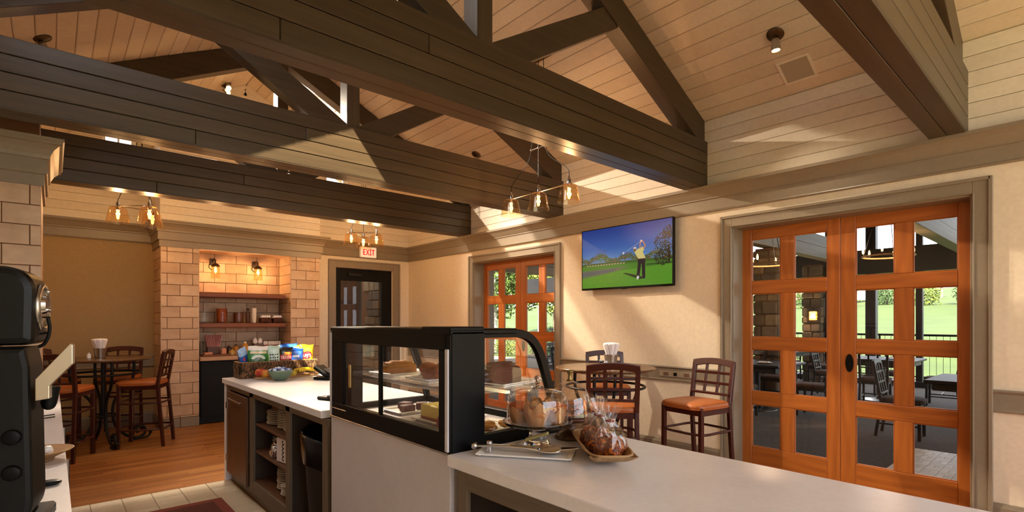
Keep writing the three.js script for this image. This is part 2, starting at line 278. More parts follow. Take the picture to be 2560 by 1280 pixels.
// ---- right wall with its two door openings
const OPEN = [[-6.43, -4.69], [-2.34, -0.6]], OT = 2.325;
{
  const w = struct('wall_right', 'cream plaster wall'), zs = [[ZB - 0.6, -6.43], [-4.69, -2.34], [-0.6, ZF + 0.2]];
  obj('plaster', [...zs.map(([a, b]) => bb(XR, 5.3, 0, OT, a, b, 0.001, 'z')), bb(XR, 5.3, OT, WT + 0.3, ZB - 0.6, ZF + 0.2, 0.001, 'z')], mt.wall, w);
  for (let i = 0; i < 6; i++) obj('board', [bb(XR - 0.018, XR + 0.01, 2.752 + i * 0.1115, 2.752 + (i + 1) * 0.1115 - 0.003, ZB, ZF, 0.0045)], mt.board[i % 3], w);
  const cr = struct('trim_1', 'taupe crown moulding of the side wall'); obj('crown', [sweep(CROWN, [XR, 0, ZF], NX, ZF - ZB, 0, -1)], mt.trim, cr);
  OPEN.forEach(([a, b], i) => {
    const t = struct('trim_' + (i + 2), 'taupe door casing'), cw = 0.098;
    const prof = (z0, z1, y0, y1) => bb(XR - 0.02, XR, y0, y1, z0, z1, 0.003);
    obj('casing', [prof(a - cw, a, 0, OT + cw), prof(b, b + cw, 0, OT + cw), prof(a, b, OT, OT + cw)], mt.trim, t);
    obj('backband', [bb(XR - 0.034, XR, 0, OT + cw + 0.012, a - cw - 0.012, a - cw + 0.012), bb(XR - 0.034, XR, 0, OT + cw + 0.012, b + cw - 0.012, b + cw + 0.012), bb(XR - 0.034, XR, OT + cw - 0.012, OT + cw + 0.012, a - cw, b + cw), bb(XR - 0.027, XR, 0, OT + 0.006, a - 0.012, a - 0.003), bb(XR - 0.027, XR, 0, OT + 0.006, b + 0.003, b + 0.012), bb(XR - 0.027, XR, OT + 0.003, OT + 0.012, a, b)], mt.trim, t);
    obj('jamb', [bb(XR, 5.3, 0, OT, a - 0.002, a + 0.012), bb(XR, 5.3, 0, OT, b - 0.012, b + 0.002), bb(XR, 5.3, OT - 0.012, OT + 0.002, a, b)], mt.trim, t);
  });
  const segs = [[ZB, -6.54], [-4.58, -2.45], [-0.49, ZF]];
  const r = struct('trim_4', 'taupe chair rail'); for (const [a, b] of segs) obj('chair_rail', [sweep(RAIL, [XR, 0, b], NX, b - a)], mt.trim, r);
  const bs = struct('baseboard_right'); for (const [a, b] of segs) obj('baseboard', [sweep(BASE, [XR, 0, b], NX, b - a)], mt.trim, bs);
}
// ---- sliding double doors with sixteen panes each
function doubleDoor(name, label, z0) {
  const d = struct(name, label), R = [[2.215, 1.806], [1.689, 1.27], [1.155, 0.747], [0.622, 0.215]];
  const leaf = (za, cols, zb, knobAt) => {
    const xs = [DX - 0.022, DX + 0.022], g = [];
    const stile = (a, b, y0 = 0.012, y1 = 2.34) => g.push(bb(xs[0], xs[1], y0, y1, z0 + a, z0 + b, 0.004));
    stile(za, cols[0][0]); stile(cols[1][1], zb);
    const ys = [2.34, ...R.flat(), 0.012];
    for (let k = 0; k < ys.length; k += 2) g.push(bb(xs[0] + 0.0005, xs[1] - 0.0005, ys[k + 1], ys[k], z0 + cols[0][0], z0 + cols[1][1], 0.004));
    for (let k = 0; k < 4; k++) g.push(bb(xs[0] + 0.001, xs[1] - 0.001, R[k][1], R[k][0], z0 + cols[0][1], z0 + cols[1][0], 0.004));
    const m = obj('door_leaf', g, mt.door, d);
    for (const [y1, y0] of R) for (const [a, b] of cols) {
      obj('pane', [bb(DX - 0.002, DX + 0.002, y0 - 0.004, y1 + 0.004, z0 + a - 0.004, z0 + b + 0.004, 0.0005)], mt.glass, m);
      const e = 0.008, bx = [xs[0] + 0.006, DX - 0.003];
      obj('glazing_bead', [bb(...bx, y0, y0 + e, z0 + a, z0 + b), bb(...bx, y1 - e, y1, z0 + a, z0 + b), bb(...bx, y0, y1, z0 + a, z0 + a + e), bb(...bx, y0, y1, z0 + b - e, z0 + b)], mt.door, m);
    }
    if (knobAt) { const h = ext(new THREE.Shape().absellipse(0, 0, 0.03, 0.077, 0, Math.PI * 2), 0.008, 0.002, [], 20); obj('pull_plate', [M(at(h, 0, 0, 0, 0, -Math.PI / 2).translate(xs[0] + 0.001, 1.068, z0 + knobAt)), sph(0.012, xs[0] - 0.004, 1.05, z0 + knobAt, 0.6, 1, 1)], mt.satin, m); }
  };
  leaf(-2.39, [[-2.242, -1.975], [-1.852, -1.583]], -1.4825);
  leaf(-1.4795, [[-1.368, -1.097], [-0.977, -0.703]], -0.55, -1.412);
  return d;
}
doubleDoor('door_1', 'wooden double door with sixteen panes, right of the television', 0);
doubleDoor('door_2', 'wooden double door with sixteen panes, left of the television', -4.09);

// ---- walls at the far end
const xl = (y, a) => Math.max(a, RX - (RY - y) / PITCH), xr = (y, b) => Math.min(b, RX + (RY - y) / PITCH);
function boardWall(parent, x0, x1, y0, z, step, hole) {   // horizontal boards up to the roof, facing +z
  let i = 0;
  for (let y = y0; y < RY; y += step, i++) {
    const a = y + 0.0015, b = Math.min(y + step - 0.0015, RY - 0.02); if (b - a < 0.02) break;
    const parts = hole && b > hole[2] + 0.01 && a < hole[3] - 0.01 ? [[x0, hole[0]], [hole[1], x1]] : [[x0, x1]];
    for (const [p, q] of parts) { const l0 = xl(a, p), r0 = xr(a, q), l1 = xl(b, p), r1 = xr(b, q); if (r1 - l1 < 0.05) continue; obj('board', [M(ext([[l0, a], [r0, a], [r1, b], [l1, b]], 0.018, 0.004).translate(0, 0, z), 'x', i * 0.7)], mt.board[i % 3], parent); }
  }
}
function gable(parent, x0, x1, y0, z, d, hole, m) {
  const top = (x) => [x, ceilY(x) + 0.12], pts = [[x0, y0], [x1, y0], top(x1)]; if (x0 < RX && x1 > RX) pts.push([RX, RY + 0.12]); pts.push(top(x0));
  return obj('wall_core', [M(ext(pts, d, 0, hole ? [[[hole[0], hole[2]], [hole[1], hole[2]], [hole[1], hole[3]], [hole[0], hole[3]]]] : []).translate(0, 0, z - d), 'x')], m, parent);
}
function glazed(name, label, x0, x1, y0, y1, z, cols, rows) {
  const w = struct(name, label), f = [], e = 0.04;
  f.push(bb(x0 - 0.01, x0 + e, y0 - 0.01, y1 + 0.01, z - 0.06, z), bb(x1 - e, x1 + 0.01, y0 - 0.01, y1 + 0.01, z - 0.06, z), bb(x0, x1, y0 - 0.01, y0 + e, z - 0.06, z), bb(x0, x1, y1 - e, y1 + 0.01, z - 0.06, z));
  obj('window_frame', f, mt.white, w);
  for (let i = 0; i < cols; i++) for (let j = 0; j < rows; j++) { const a = x0 + (x1 - x0) * i / cols, b = x0 + (x1 - x0) * (i + 1) / cols, c = y0 + (y1 - y0) * j / rows, d = y0 + (y1 - y0) * (j + 1) / rows; obj('pane', [bb(a, b, c, d, z - 0.032, z - 0.028, 0.0005)], mt.glass, w); if (i) obj('muntin', [bb(a - 0.012, a + 0.012, c, d, z - 0.045, z - 0.015)], mt.white, w); if (j) obj('muntin', [bb(a, b, c - 0.012, c + 0.012, z - 0.045, z - 0.015)], mt.white, w); }
}
const EX = [3.524, 4.578, 2.32];
{
  const w = struct('wall_back', 'cream plaster wall around the black exit door'), hole = [3.36, 3.72, 3.2, 3.86];
  obj('plaster', [bb(3.1, EX[0], 0, 2.76, ZB - 0.2, ZB, 0.001, 'x'), bb(EX[1], XR + 0.1, 0, 2.76, ZB - 0.2, ZB, 0.001, 'x'), bb(EX[0], EX[1], EX[2], 2.76, ZB - 0.2, ZB, 0.001, 'x')], mt.wall, w);
  gable(w, 3.1, XR + 0.1, 2.75, ZB, 0.2, hole, mt.wall); boardWall(w, 3.17, XR, 2.752, ZB - 0.002, 0.111, hole);
  glazed('window_2', 'small gable window right of the tiled alcove', ...hole, ZB - 0.06, 1, 2);
  const cr = struct('trim_5', 'taupe crown moulding above the exit door'); obj('crown', [sweep(CROWN, [XR, 0, ZB], PZ, XR - 3.17, -1, 0)], mt.trim, cr);
  const c = struct('trim_6', 'taupe casing of the exit door'), cw = 0.118;
  obj('casing', [bb(EX[0] - cw, EX[0], 0, EX[2] + cw, ZB, ZB + 0.022), bb(EX[1], EX[1] + cw, 0, EX[2] + cw, ZB, ZB + 0.022), bb(EX[0], EX[1], EX[2], EX[2] + cw, ZB, ZB + 0.022)], mt.trim, c);
  obj('backband', [bb(EX[0] - cw - 0.01, EX[0] - cw + 0.014, 0, EX[2] + cw + 0.012, ZB, ZB + 0.036), bb(EX[1] + cw - 0.014, EX[1] + cw + 0.01, 0, EX[2] + cw + 0.012, ZB, ZB + 0.036), bb(EX[0] - cw, EX[1] + cw, EX[2] + cw - 0.012, EX[2] + cw + 0.012, ZB, ZB + 0.036)], mt.trim, c);
  // black exit door with one large pane
  const d = struct('door_3', 'black exit door with a tall glass pane'), z = ZB - 0.05, lf = obj('door_leaf', [bb(EX[0], 3.634, 0.01, EX[2], z - 0.045, z), bb(4.381, EX[1], 0.01, EX[2], z - 0.045, z), bb(3.634, 4.381, 2.113, EX[2], z - 0.045, z), bb(3.634, 4.381, 0.01, 0.3, z - 0.045, z)], mt.satin, d);
  obj('pane', [bb(3.63, 4.385, 0.29, 2.118, z - 0.026, z - 0.02, 0.0005)], mt.glass, lf);
  obj('push_bar', [rod([3.6, 1.05, z + 0.06], [4.5, 1.05, z + 0.06], 0.016), bb(3.58, 3.64, 1.01, 1.09, z, z + 0.075), bb(4.44, 4.5, 1.01, 1.09, z, z + 0.075)], mt.satin, lf);
  obj('closer', [bb(3.75, 4.0, 2.19, 2.245, z, z + 0.05), bar(V(3.95, 2.23, z + 0.05), V(4.25, 2.3, z + 0.03), 0.015, 0.01)], mt.iron, lf);
}
{
  const w = struct('wall_left_back', 'tan plaster wall behind the bar table'), hole = [0.5, 0.86, 3.307, 3.973];
  w.name = 'wall_far'; obj('plaster', [bb(XL - 0.2, 1.2, 0, 2.76, ZT - 0.2, ZT, 0.001, 'x')], mt.tan, w);
  gable(w, XL - 0.2, 1.2, 2.75, ZT, 0.2, hole, mt.wall); boardWall(w, XL, 1.1, 2.752, ZT - 0.002, 0.111, hole);
  glazed('window_3', 'small gable window left of the tiled alcove', ...hole, ZT - 0.06, 2, 1);
  const cr = struct('trim_7', 'taupe crown moulding above the tan wall'); obj('crown', [sweep(CROWN, [1.067, 0, ZT], PZ, 1.067 - XL)], mt.trim, cr);
  const r = struct('trim_8', 'taupe chair rail on the tan wall'); obj('chair_rail', [sweep(RAIL, [1.067, 0, ZT], PZ, 1.067 - XL)], mt.trim, r);
  const b = struct('baseboard_back'); obj('baseboard', [sweep(BASE, [1.067, 0, ZT], PZ, 1.067 - XL)], mt.trim, b);
}
{
  const w = struct('wall_left', 'cream plaster wall behind the working counter'); obj('plaster', [bb(XL - 0.25, XL, 0, WT + 0.3, ZT - 0.2, ZF + 0.2, 0.001, 'z')], mt.wall, w);
  const f = struct('wall_front', 'plaster wall behind the camera'), hole = [-0.3, 4.6, 0.5, 3.3];
  gable(f, XL - 0.2, XR + 0.2, 0, ZF + 0.2, 0.2, hole, mt.wall);
  glazed('window_4', 'unseen wide window added behind the camera for daylight fill', ...hole, ZF + 0.15, 4, 2);  // unseen window, added and sized to let in soft fill daylight
}
// ---- tiled alcove: two piers, a niche between them, upper boarded breast
const TH = 0.1465, TL = 0.293, AX = [1.067, 1.512, 2.724, 3.172], ND = -8.71;
const tileGeo = {};
function tileRun(parent, len, y0, y1, place, shift = 0, phase = 0) {   // courses of running bond; place(group child, along, y, w, h)
  for (let c = 0, y = y1; y > y0 + 0.01; y -= TH, c++) {
    const h = Math.min(TH, y - y0), off = ((c + phase) % 2 ? TL / 2 : 0) + shift;
    for (let s = -TL; s < len + TL; s += TL) {
      const a = Math.max(0, s + off - TL), b = Math.min(len, s + off); if (b - a < 0.012) continue;
      const w = b - a, key = w.toFixed(3) + '_' + h.toFixed(3); tileGeo[key] ??= [0, 1, 2, 3].map((k) => M(cb(w - 0.006, h - 0.006, 0.012, 0.0025), 'x', k * 0.31 + w));
      const o = new THREE.Mesh(pick(tileGeo[key]), pick(mt.tile)); o.name = 'tile'; o.castShadow = o.receiveShadow = true; parent.add(o); place(o, (a + b) / 2, y - h / 2);
    }
  }
}
{
  const w = struct('wall_alcove', 'cream stone tile alcove with shelves'); const top = 2.415, y0 = 0.13;
  obj('wall_core', [bb(AX[0] + 0.008, AX[1] - 0.008, 0, 2.75, ZT, ZA - 0.008, 0.001), bb(AX[2] + 0.008, AX[3] - 0.008, 0, 2.75, ZT, ZA - 0.008, 0.001), bb(AX[1] - 0.01, AX[2] + 0.01, 0, 2.75, ZT - 0.1, ND - 0.008, 0.001), bb(AX[1] - 0.01, AX[2] + 0.01, 2.43, 2.75, ND, ZA - 0.02, 0.001)], mt.grout, w);
  tileRun(w, AX[1] - AX[0], y0, top - 0.064, (o, s, y) => o.position.set(AX[0] + s, y, ZA - 0.006), 0.22 - TL / 2);
  tileRun(w, AX[1] - AX[0], top - 0.064, top, (o, s, y) => o.position.set(AX[0] + s, y, ZA - 0.006), 0.073);
  tileRun(w, AX[3] - AX[2], y0, top - 0.064, (o, s, y) => o.position.set(AX[2] + s, y, ZA - 0.006), 0.231 - TL / 2);
  tileRun(w, AX[3] - AX[2], top - 0.064, top, (o, s, y) => o.position.set(AX[2] + s, y, ZA - 0.006), 0.085);
  tileRun(w, AX[2] - AX[1], 0.93, 2.435, (o, s, y) => o.position.set(AX[1] + s, y, ND - 0.006), 0.15, 1);
  tileRun(w, ZA - ND, 0.93, 2.435, (o, s, y) => { o.rotation.y = -Math.PI / 2; o.position.set(AX[2] + 0.006, y, ND + s); }, 0.2);
  tileRun(w, ZA - ND, 0.93, 2.435, (o, s, y) => { o.rotation.y = Math.PI / 2; o.position.set(AX[1] - 0.006, y, ND + s); }, 0.2);
  tileRun(w, ZA - ZT, y0, top, (o, s, y) => { o.rotation.y = -Math.PI / 2; o.position.set(AX[0] + 0.006, y, ZT + s); }, 0.1);
  obj('soffit', [bb(AX[1], AX[2], 2.42, 2.432, ND, ZA, 0.001)], mt.tile[2], w);
  for (const [a, b] of [[AX[0], AX[1]], [AX[2], AX[3]]]) for (const k of [0, 1]) obj('base_tile', [bb(a + (b - a) * k / 2 + 0.002, a + (b - a) * (k + 1) / 2 - 0.002, 0, 0.126, ZA - 0.01, ZA + 0.012, 0.004)], mt.trim, w);
  obj('base_tile', [bb(AX[0] - 0.012, AX[0], 0, 0.126, ZT, ZA, 0.004)], mt.trim, w);
  // breast above, boards and rake trim
  gable(w, AX[0], AX[3], 2.74, ZA - 0.02, 0.4, null, mt.wall); boardWall(w, AX[0], AX[3], 2.75, ZA - 0.02, 0.104);
  obj('side_board', [bb(AX[0] - 0.006, AX[0] + 0.004, 2.75, ceilY(AX[0]), ZT, ZA, 0.002), bb(AX[3] - 0.004, AX[3] + 0.006, 2.75, ceilY(AX[3]), ZB, ZA, 0.002)], mt.board[0], w);
  for (const s of [-1, 1]) obj('rake_trim', [bar(V(RX, RY - 0.075, ZA + 0.02), V(s < 0 ? AX[0] : AX[3], ceilY(s < 0 ? AX[0] : AX[3]) - 0.075, ZA + 0.02), 0.05, 0.13), bar(V(RX, RY - 0.02, ZA + 0.05), V(s < 0 ? AX[0] : AX[3], ceilY(s < 0 ? AX[0] : AX[3]) - 0.02, ZA + 0.05), 0.09, 0.035)], mt.board[1], w);
  const cr = struct('trim_9', 'deep taupe crown moulding of the tiled alcove');
  obj('crown', [sweep(CROWN_A, [AX[3], 0, ZA], PZ, AX[3] - AX[0], 1, 1), sweep(CROWN_A, [AX[0], 0, ZA], NX, ZA - ZT, 1, 0), sweep(CROWN_A, [AX[3], 0, ZB], PX, ZA - ZB, 0, 1)], mt.trim, cr);
}
// ---- tiled column at the left edge of the picture
{
  const w = struct('wall_column', 'tiled column with a deep crown at the end of the working counter'); const cx = -0.058, cz = -5.13, top = 2.415;
  obj('wall_core', [bb(XL, cx - 0.008, 0, 2.9, cz - 0.9, cz - 0.008, 0.001)], mt.grout, w);
  tileRun(w, cx - XL, CT, top, (o, s, y) => o.position.set(XL + s, y, cz - 0.006), 0.18, 1);
  tileRun(w, 0.9, CT, top, (o, s, y) => { o.rotation.y = Math.PI / 2; o.position.set(cx - 0.006, y, cz - s); }, 0.1);
  const cr = struct('trim_10', 'deep taupe crown moulding of the left column');
  obj('crown', [sweep(CROWN_A, [cx, 0, cz], PZ, cx - XL, 1, 0), sweep(CROWN_A, [cx, 0, cz - 0.9], PX, 0.9, 0, 1)], mt.trim, cr);
}
// ---- roof trusses: boxed and boarded tie beam, rafters, king post, two struts
function truss(z, label) {
  const t = thing('roof_truss', label, 'truss', [0, 0, z], 0, 'dark roof trusses'), y0 = 2.757, y1 = 3.21, d = 0.21, x0 = XL, x1 = XR - 0.001, ph = (y1 - y0) / 4;
  obj('beam_core', [bb(x0, x1, y0 + 0.012, y1 - 0.004, -d + 0.02, -0.02, 0.001)], mt.beam[1], t);
  for (let i = 0; i < 4; i++) {
    const cut = 1.644 + (i % 2 ? 0.9 : 0) - (i === 0 ? 0.83 : 0);
    for (const [a, b] of i === 1 || i === 3 ? [[x0, x1]] : [[x0, cut - 0.001], [cut + 0.001, x1]]) obj('plank', [bb(a, b, y0 + i * ph + 0.0025, y0 + (i + 1) * ph - 0.0025, -0.02, 0, 0.004)], mt.beam[(i * 2 + (a > x0 ? 1 : 0)) % 3], t);
    obj('plank', [bb(x0, x1, y0 + i * ph + 0.002, y0 + (i + 1) * ph - 0.002, -d, -d + 0.02, 0.0035)], mt.beam[(i + 1) % 3], t);
  }
  for (const k of [0, 1]) obj('soffit_plank', [bb(x0, x1, y0 - 0.006, y0 + 0.012, -d + 0.001 + k * d / 2, -d + (k + 1) * d / 2 - 0.002, 0.003)], mt.beam[k], t);
  const dp = 0.145, zc = -0.03 - dp / 2, rd = 0.25;
  for (const s of [-1, 1]) {
    const xe = s > 0 ? XR : XL, e = 0.006;
    obj('rafter', [M(ext([[xe, WT - e], [RX, RY - e], [RX, RY - rd], [xe - s * 0.13, 3.2], [xe, 3.2]], dp, 0.004).translate(0, 0, -0.03 - dp), 'x', rnd(0, 9))], mt.beam[0], t);
    // strut from the foot of the king post up to the rafter
    const f = (x) => RY - rd - Math.abs(x - RX) * PITCH + 0.02;
    const b0 = 3.205, sl = 0.615; let xt = RX; while (b0 + sl * (xt - RX - 0.06) + 0.02 < f(xt) && xt < 4) xt += 0.005; let xb = RX; while (b0 + sl * (xb - RX - 0.37) < f(xb) && xb < 4) xb += 0.005;
    const m = (x) => RX + s * (x - RX);
    obj('strut', [M(ext([[m(RX + 0.058), b0 + 0.03], [m(xt), f(xt)], [m(xb), f(xb)], [m(RX + 0.37), b0], [m(RX + 0.058), b0]], dp - 0.02, 0.004).translate(0, 0, -0.04 - dp + 0.02), 'x', rnd(0, 9))], mt.beam[1], t);
  }
  obj('king_post', [bb(RX - 0.062, RX + 0.062, y1 - 0.004, RY - 0.01, -0.03 - dp, -0.024, 0.004)], mt.beam[2], t);
}
truss(-0.62, 'dark boarded roof truss at the top right corner, nearest the camera');
truss(-2.585, 'dark boarded roof truss crossing the middle of the picture, in front of the pendant bar');
truss(-4.53, 'dark boarded roof truss with a patch of sunlight on its beam');
truss(-6.48, 'dark boarded roof truss farthest back, above the alcove');

// ================================================================ LAMPS
const WARM = new THREE.Color().setRGB(1, 0.65, 0.38), SOFT = new THREE.Color().setRGB(1, 0.83, 0.64);
mt.filament = S('#ff9a30', { emissive: new THREE.Color().setRGB(1, 0.5, 0.12), emissiveIntensity: 9 });
mt.lens = S('#ffd9a0', { emissive: new THREE.Color().setRGB(1, 0.72, 0.36), emissiveIntensity: 5 });
const PEND = 0.8, SPOT = 5.5;
// a glass shade with socket and glowing bulb hung at (x, y, z): y = middle of the shade
function shade(parent, x, y, z, r) {
  const k = r / 0.11, s = obj('lamp_shade', [lathe([[0.02, 0.085], [0.06, 0.083], [0.074, 0.074], [0.083, 0.05], [0.108, -0.08], [0.111, -0.085], [0.107, -0.086]].map(([a, b]) => [a * k, b * k]), 32).translate(x, y, z)], mt.amber, parent);
  obj('socket', [lathe([[0.001, 0.165], [0.008, 0.165], [0.01, 0.14], [0.02, 0.135], [0.022, 0.1], [0.026, 0.095], [0.026, 0.085], [0.016, 0.08], [0.016, 0.055], [0.001, 0.055]], 16).translate(x, y, z)], mt.chrome, s);
  obj('bulb', [lathe([[0.001, 0.055], [0.011, 0.05], [0.014, 0.03], [0.014, -0.03], [0.009, -0.046], [0.001, -0.05]], 12).translate(x, y, z)], mt.filament, s);
  const l = new THREE.PointLight(WARM, PEND); l.position.set(x, y, z); l.castShadow = true; l.shadow.radius = 1; parent.add(l);
}
{
  const x = 3.585, y = 2.605, zc = -3.66, t = thing('pendant_lamp', 'straight bar pendant with three clear glass shades, left of the television', 'lamp', [x, 0, zc]);
  for (const k of [-1, 0, 1]) shade(t, 0, y, k * 0.405, 0.108);
  obj('bar', [rod([0, y + 0.093, -0.43], [0, y + 0.093, 0.43], 0.008)], mt.steel, t);
  const sy = 3.13; obj('spreader', [rod([0, sy, -0.1], [0, sy, 0.1], 0.005), sph(0.012, 0, sy, -0.1), sph(0.012, 0, sy, 0), sph(0.012, 0, sy, 0.1)], mt.steel, t);
  for (const k of [-1, 0, 1]) obj('cord', [tube([[0, y + 0.16, k * 0.405], [0, y + 0.22, k * 0.4], [0, sy - 0.1, k * 0.14], [0, sy, k * 0.1], [0, ceilY(x) - 0.03, k * 0.07]], 0.0035, 24, 6)], mt.iron, t);
  obj('canopy', [M(cb(0.14, 0.03, 0.26, 0.004).rotateZ(-Math.atan(PITCH)).translate(0, ceilY(x) - 0.012, 0)), ...[-1, 0, 1].map((k) => sph(0.014, 0, ceilY(x) - 0.03, k * 0.07))], mt.bronze, t);
}
function cluster(label, x, z, turn) {
  const y = 2.595, r = 0.2, t = thing('pendant_lamp', label, 'lamp', [x, 0, z], turn), P = [0, 1, 2].map((k) => [r * Math.sin(k * 2.0944 + Math.PI), r * Math.cos(k * 2.0944 + Math.PI)]);
  for (const [a, b] of P) shade(t, a, y, b, 0.115);
  for (let k = 0; k < 3; k++) obj('bar', [rod([P[k][0], y + 0.1, P[k][1]], [P[(k + 1) % 3][0], y + 0.1, P[(k + 1) % 3][1]], 0.005)], mt.bronze, t);
  for (const [a, b] of P) obj('cord', [tube([[a, y + 0.16, b], [a * 0.95, y + 0.2, b * 0.95], [a * 0.3, y + 0.5, b * 0.3], [a * 0.2, ceilY(x) - 0.02, b * 0.2]], 0.0035, 16, 6)], mt.iron, t);
  obj('canopy', [new THREE.CylinderGeometry(0.09, 0.09, 0.03, 24).rotateZ((x < RX ? 1 : -1) * Math.atan(PITCH)).translate(0, ceilY(x) - 0.012, 0)], mt.bronze, t);
}
cluster('pendant cluster of three glass shades above the left bar table', 0.74, -7.12, -0.72);
cluster('pendant cluster of three glass shades in front of the exit sign', 3.4, -7.1, -0.42);
// ceiling spots
function spot(label, x, z, heads, aim, power, angle, share = [1, 1, 1]) {
  const y = ceilY(x), s = x < RX ? 1 : -1, t = thing('ceiling_spotlight', label, 'spotlight', [x, y, z]), tilt = s * Math.atan(PITCH);
  obj('canopy', [at(lathe([[0.001, 0], [0.062, 0], [0.066, -0.006], [0.06, -0.016], [0.03, -0.024], [0.001, -0.026]], 28), 0, 0, 0, 0, 0, tilt)], mt.bronze, t);
  if (heads > 1) obj('arm', [rod([0, -0.03, -0.1], [0, -0.03, 0.1], 0.008)], mt.bronze, t);
  for (let k = 0; k < heads; k++) {
    const oz = heads > 1 ? (k - 1) * 0.1 : 0, p = V(0, -0.05, oz), to = V(...aim[Math.min(k, aim.length - 1)]).sub(V(x, y, z)), d = to.clone().sub(p).normalize();
    const h = new THREE.Group(); h.name = 'lamp_head'; h.position.copy(p); h.quaternion.setFromUnitVectors(V(0, -1, 0), d); t.add(h);
    obj('housing', [lathe([[0.001, 0.02], [0.018, 0.018], [0.03, 0], [0.032, -0.05], [0.036, -0.054], [0.036, -0.085], [0.032, -0.085], [0.03, -0.06]], 24), rod([0, 0.03, 0], [0, 0.0, 0], 0.01)], mt.steel, h);
    obj('lens', [new THREE.CylinderGeometry(0.03, 0.03, 0.006, 20).translate(0, -0.076, 0)], mt.lens, h);
    const l = new THREE.SpotLight(SOFT, power * share[k], 0, angle, 0.7); l.position.copy(p).addScaledVector(d, 0.1); l.target.position.copy(to); l.castShadow = true; l.shadow.radius = 1.5; t.add(l, l.target);
  }
}
spot('single chrome ceiling spot beside the square ceiling speaker', 4.31, -1.71, 1, [[4.25, 0, -1.5]], SPOT, 0.8);
spot('single ceiling spot behind the middle trusses, left of the pendant bar', 4.33, -5.63, 1, [[4.2, 0, -5.6]], SPOT, 0.8);
spot('single ceiling spot at the upper left edge of the picture', -0.06, -5.76, 1, [[0.2, 0, -5.4]], SPOT, 0.8);
spot('three-headed ceiling spot left of the king post of the far truss', 1.78, -7.9, 3, [[4.9, 1.2, -3.2], [2.2, 0, -1.6], [1.5, 0.9, -3.6]], SPOT * 8, 0.6, [2.4, 1, 1.2]);
spot('three-headed ceiling spot right of the king post of the far truss', 2.62, -7.65, 3, [[4.9, 1.2, -1.2], [3.2, 0, -3.6], [1.6, 0.9, -0.9]], SPOT * 8, 0.6, [1.2, 1, 2.4]);
// square speaker flush in the ceiling
{
  const x = 4.67, z = -1.68, t = thing('ceiling_speaker', 'square grey speaker grille set into the sloping ceiling', 'speaker', [x, ceilY(x) - 0.004, z]); t.rotation.z = -Math.atan(PITCH);
  obj('frame', [bb(-0.13, -0.105, -0.004, 0.006, -0.13, 0.13), bb(0.105, 0.13, -0.004, 0.006, -0.13, 0.13), bb(-0.105, 0.105, -0.004, 0.006, -0.13, -0.105), bb(-0.105, 0.105, -0.004, 0.006, 0.105, 0.13)], mt.board[0], t);
  obj('grille', [bb(-0.106, 0.106, -0.001, 0.006, -0.106, 0.106)], S('#a89c86', { roughness: 0.9 }), t);
}
// ================================================================ BAR STOOLS AND TABLES
function sup(rx, ry, rz, e1 = 0.5, e2 = 0.35, a = 28, b = 14) {
  const g = new THREE.SphereGeometry(1, a, b), p = g.attributes.position, f = (v, e) => Math.sign(v) * Math.pow(Math.abs(v), e);
  for (let i = 0; i < p.count; i++) { const y = p.getY(i), r = Math.hypot(p.getX(i), p.getZ(i)), th = Math.atan2(p.getZ(i), p.getX(i)), q = f(r, e1); p.setXYZ(i, rx * q * f(Math.cos(th), e2), ry * f(y, e1), rz * q * f(Math.sin(th), e2)); }
  g.computeVertexNormals(); return g;
}
function stoolParts(t, H, top, mw, ms) {   // faces +z
  const w = 0.188, d = 0.185, bz = (y) => -d - 0.07 * (y - H) / 0.36;
  for (const s of [-1, 1]) {
    obj('leg', [bar(V(s * w, 0, d + 0.005), V(s * w, H - 0.03, d), 0.036, 0.036, 0.004, V(1, 0, 0))], mw, t);
    obj('leg', [bar(V(s * (w + 0.004), 0, -d - 0.06), V(s * w, H - 0.04, -d), 0.034, 0.034, 0.004, V(1, 0, 0)), bar(V(s * w, H - 0.06, -d), V(s * (w + 0.004), top - 0.045, bz(top - 0.045)), 0.032, 0.036, 0.004, V(1, 0, 0))], mw, t);
  }
  obj('apron', [bb(-w, w, H - 0.1, H - 0.045, d - 0.014, d + 0.008), bb(-w, w, H - 0.1, H - 0.045, -d - 0.008, -d + 0.014), bb(-w - 0.01, -w + 0.012, H - 0.1, H - 0.045, -d, d), bb(w - 0.012, w + 0.01, H - 0.1, H - 0.045, -d, d)], mw, t);
  obj('seat', [sup(0.222, 0.038, 0.222, 0.55, 0.42).translate(0, H - 0.03, 0.015), sup(0.224, 0.008, 0.224, 0.6, 0.4).translate(0, H - 0.045, 0.015)], ms, t);
  const crest = new THREE.Shape(); crest.moveTo(-0.208, -0.035); crest.lineTo(-0.208, 0.02); crest.quadraticCurveTo(0, 0.065, 0.208, 0.02); crest.lineTo(0.208, -0.035); crest.lineTo(0.172, -0.035); crest.quadraticCurveTo(0, 0.008, -0.172, -0.035);
  obj('crest_rail', [M(ext(crest, 0.028, 0.004, [], 12).rotateX(-0.19).translate(0, top - 0.045, bz(top - 0.045) - 0.014), 'x')], mw, t);
  const y0 = H + 0.035, y1 = top - 0.04;
  for (const s of [-1, 1]) obj('back_slat', [bar(V(s * 0.063, y0, bz(y0)), V(s * 0.063, y1, bz(y1)), 0.014, 0.026, 0.003, V(1, 0, 0))], mw, t);
  for (const k of [0.36, 0.68]) { const y = y0 + (y1 - y0) * k; obj('back_rail', [bar(V(-w, y, bz(y)), V(w, y, bz(y)), 0.016, 0.024)], mw, t); }
  obj('back_rail', [bar(V(-w, y0 + 0.01, bz(y0)), V(w, y0 + 0.01, bz(y0)), 0.036, 0.02)], mw, t);
  return [w, d];
}
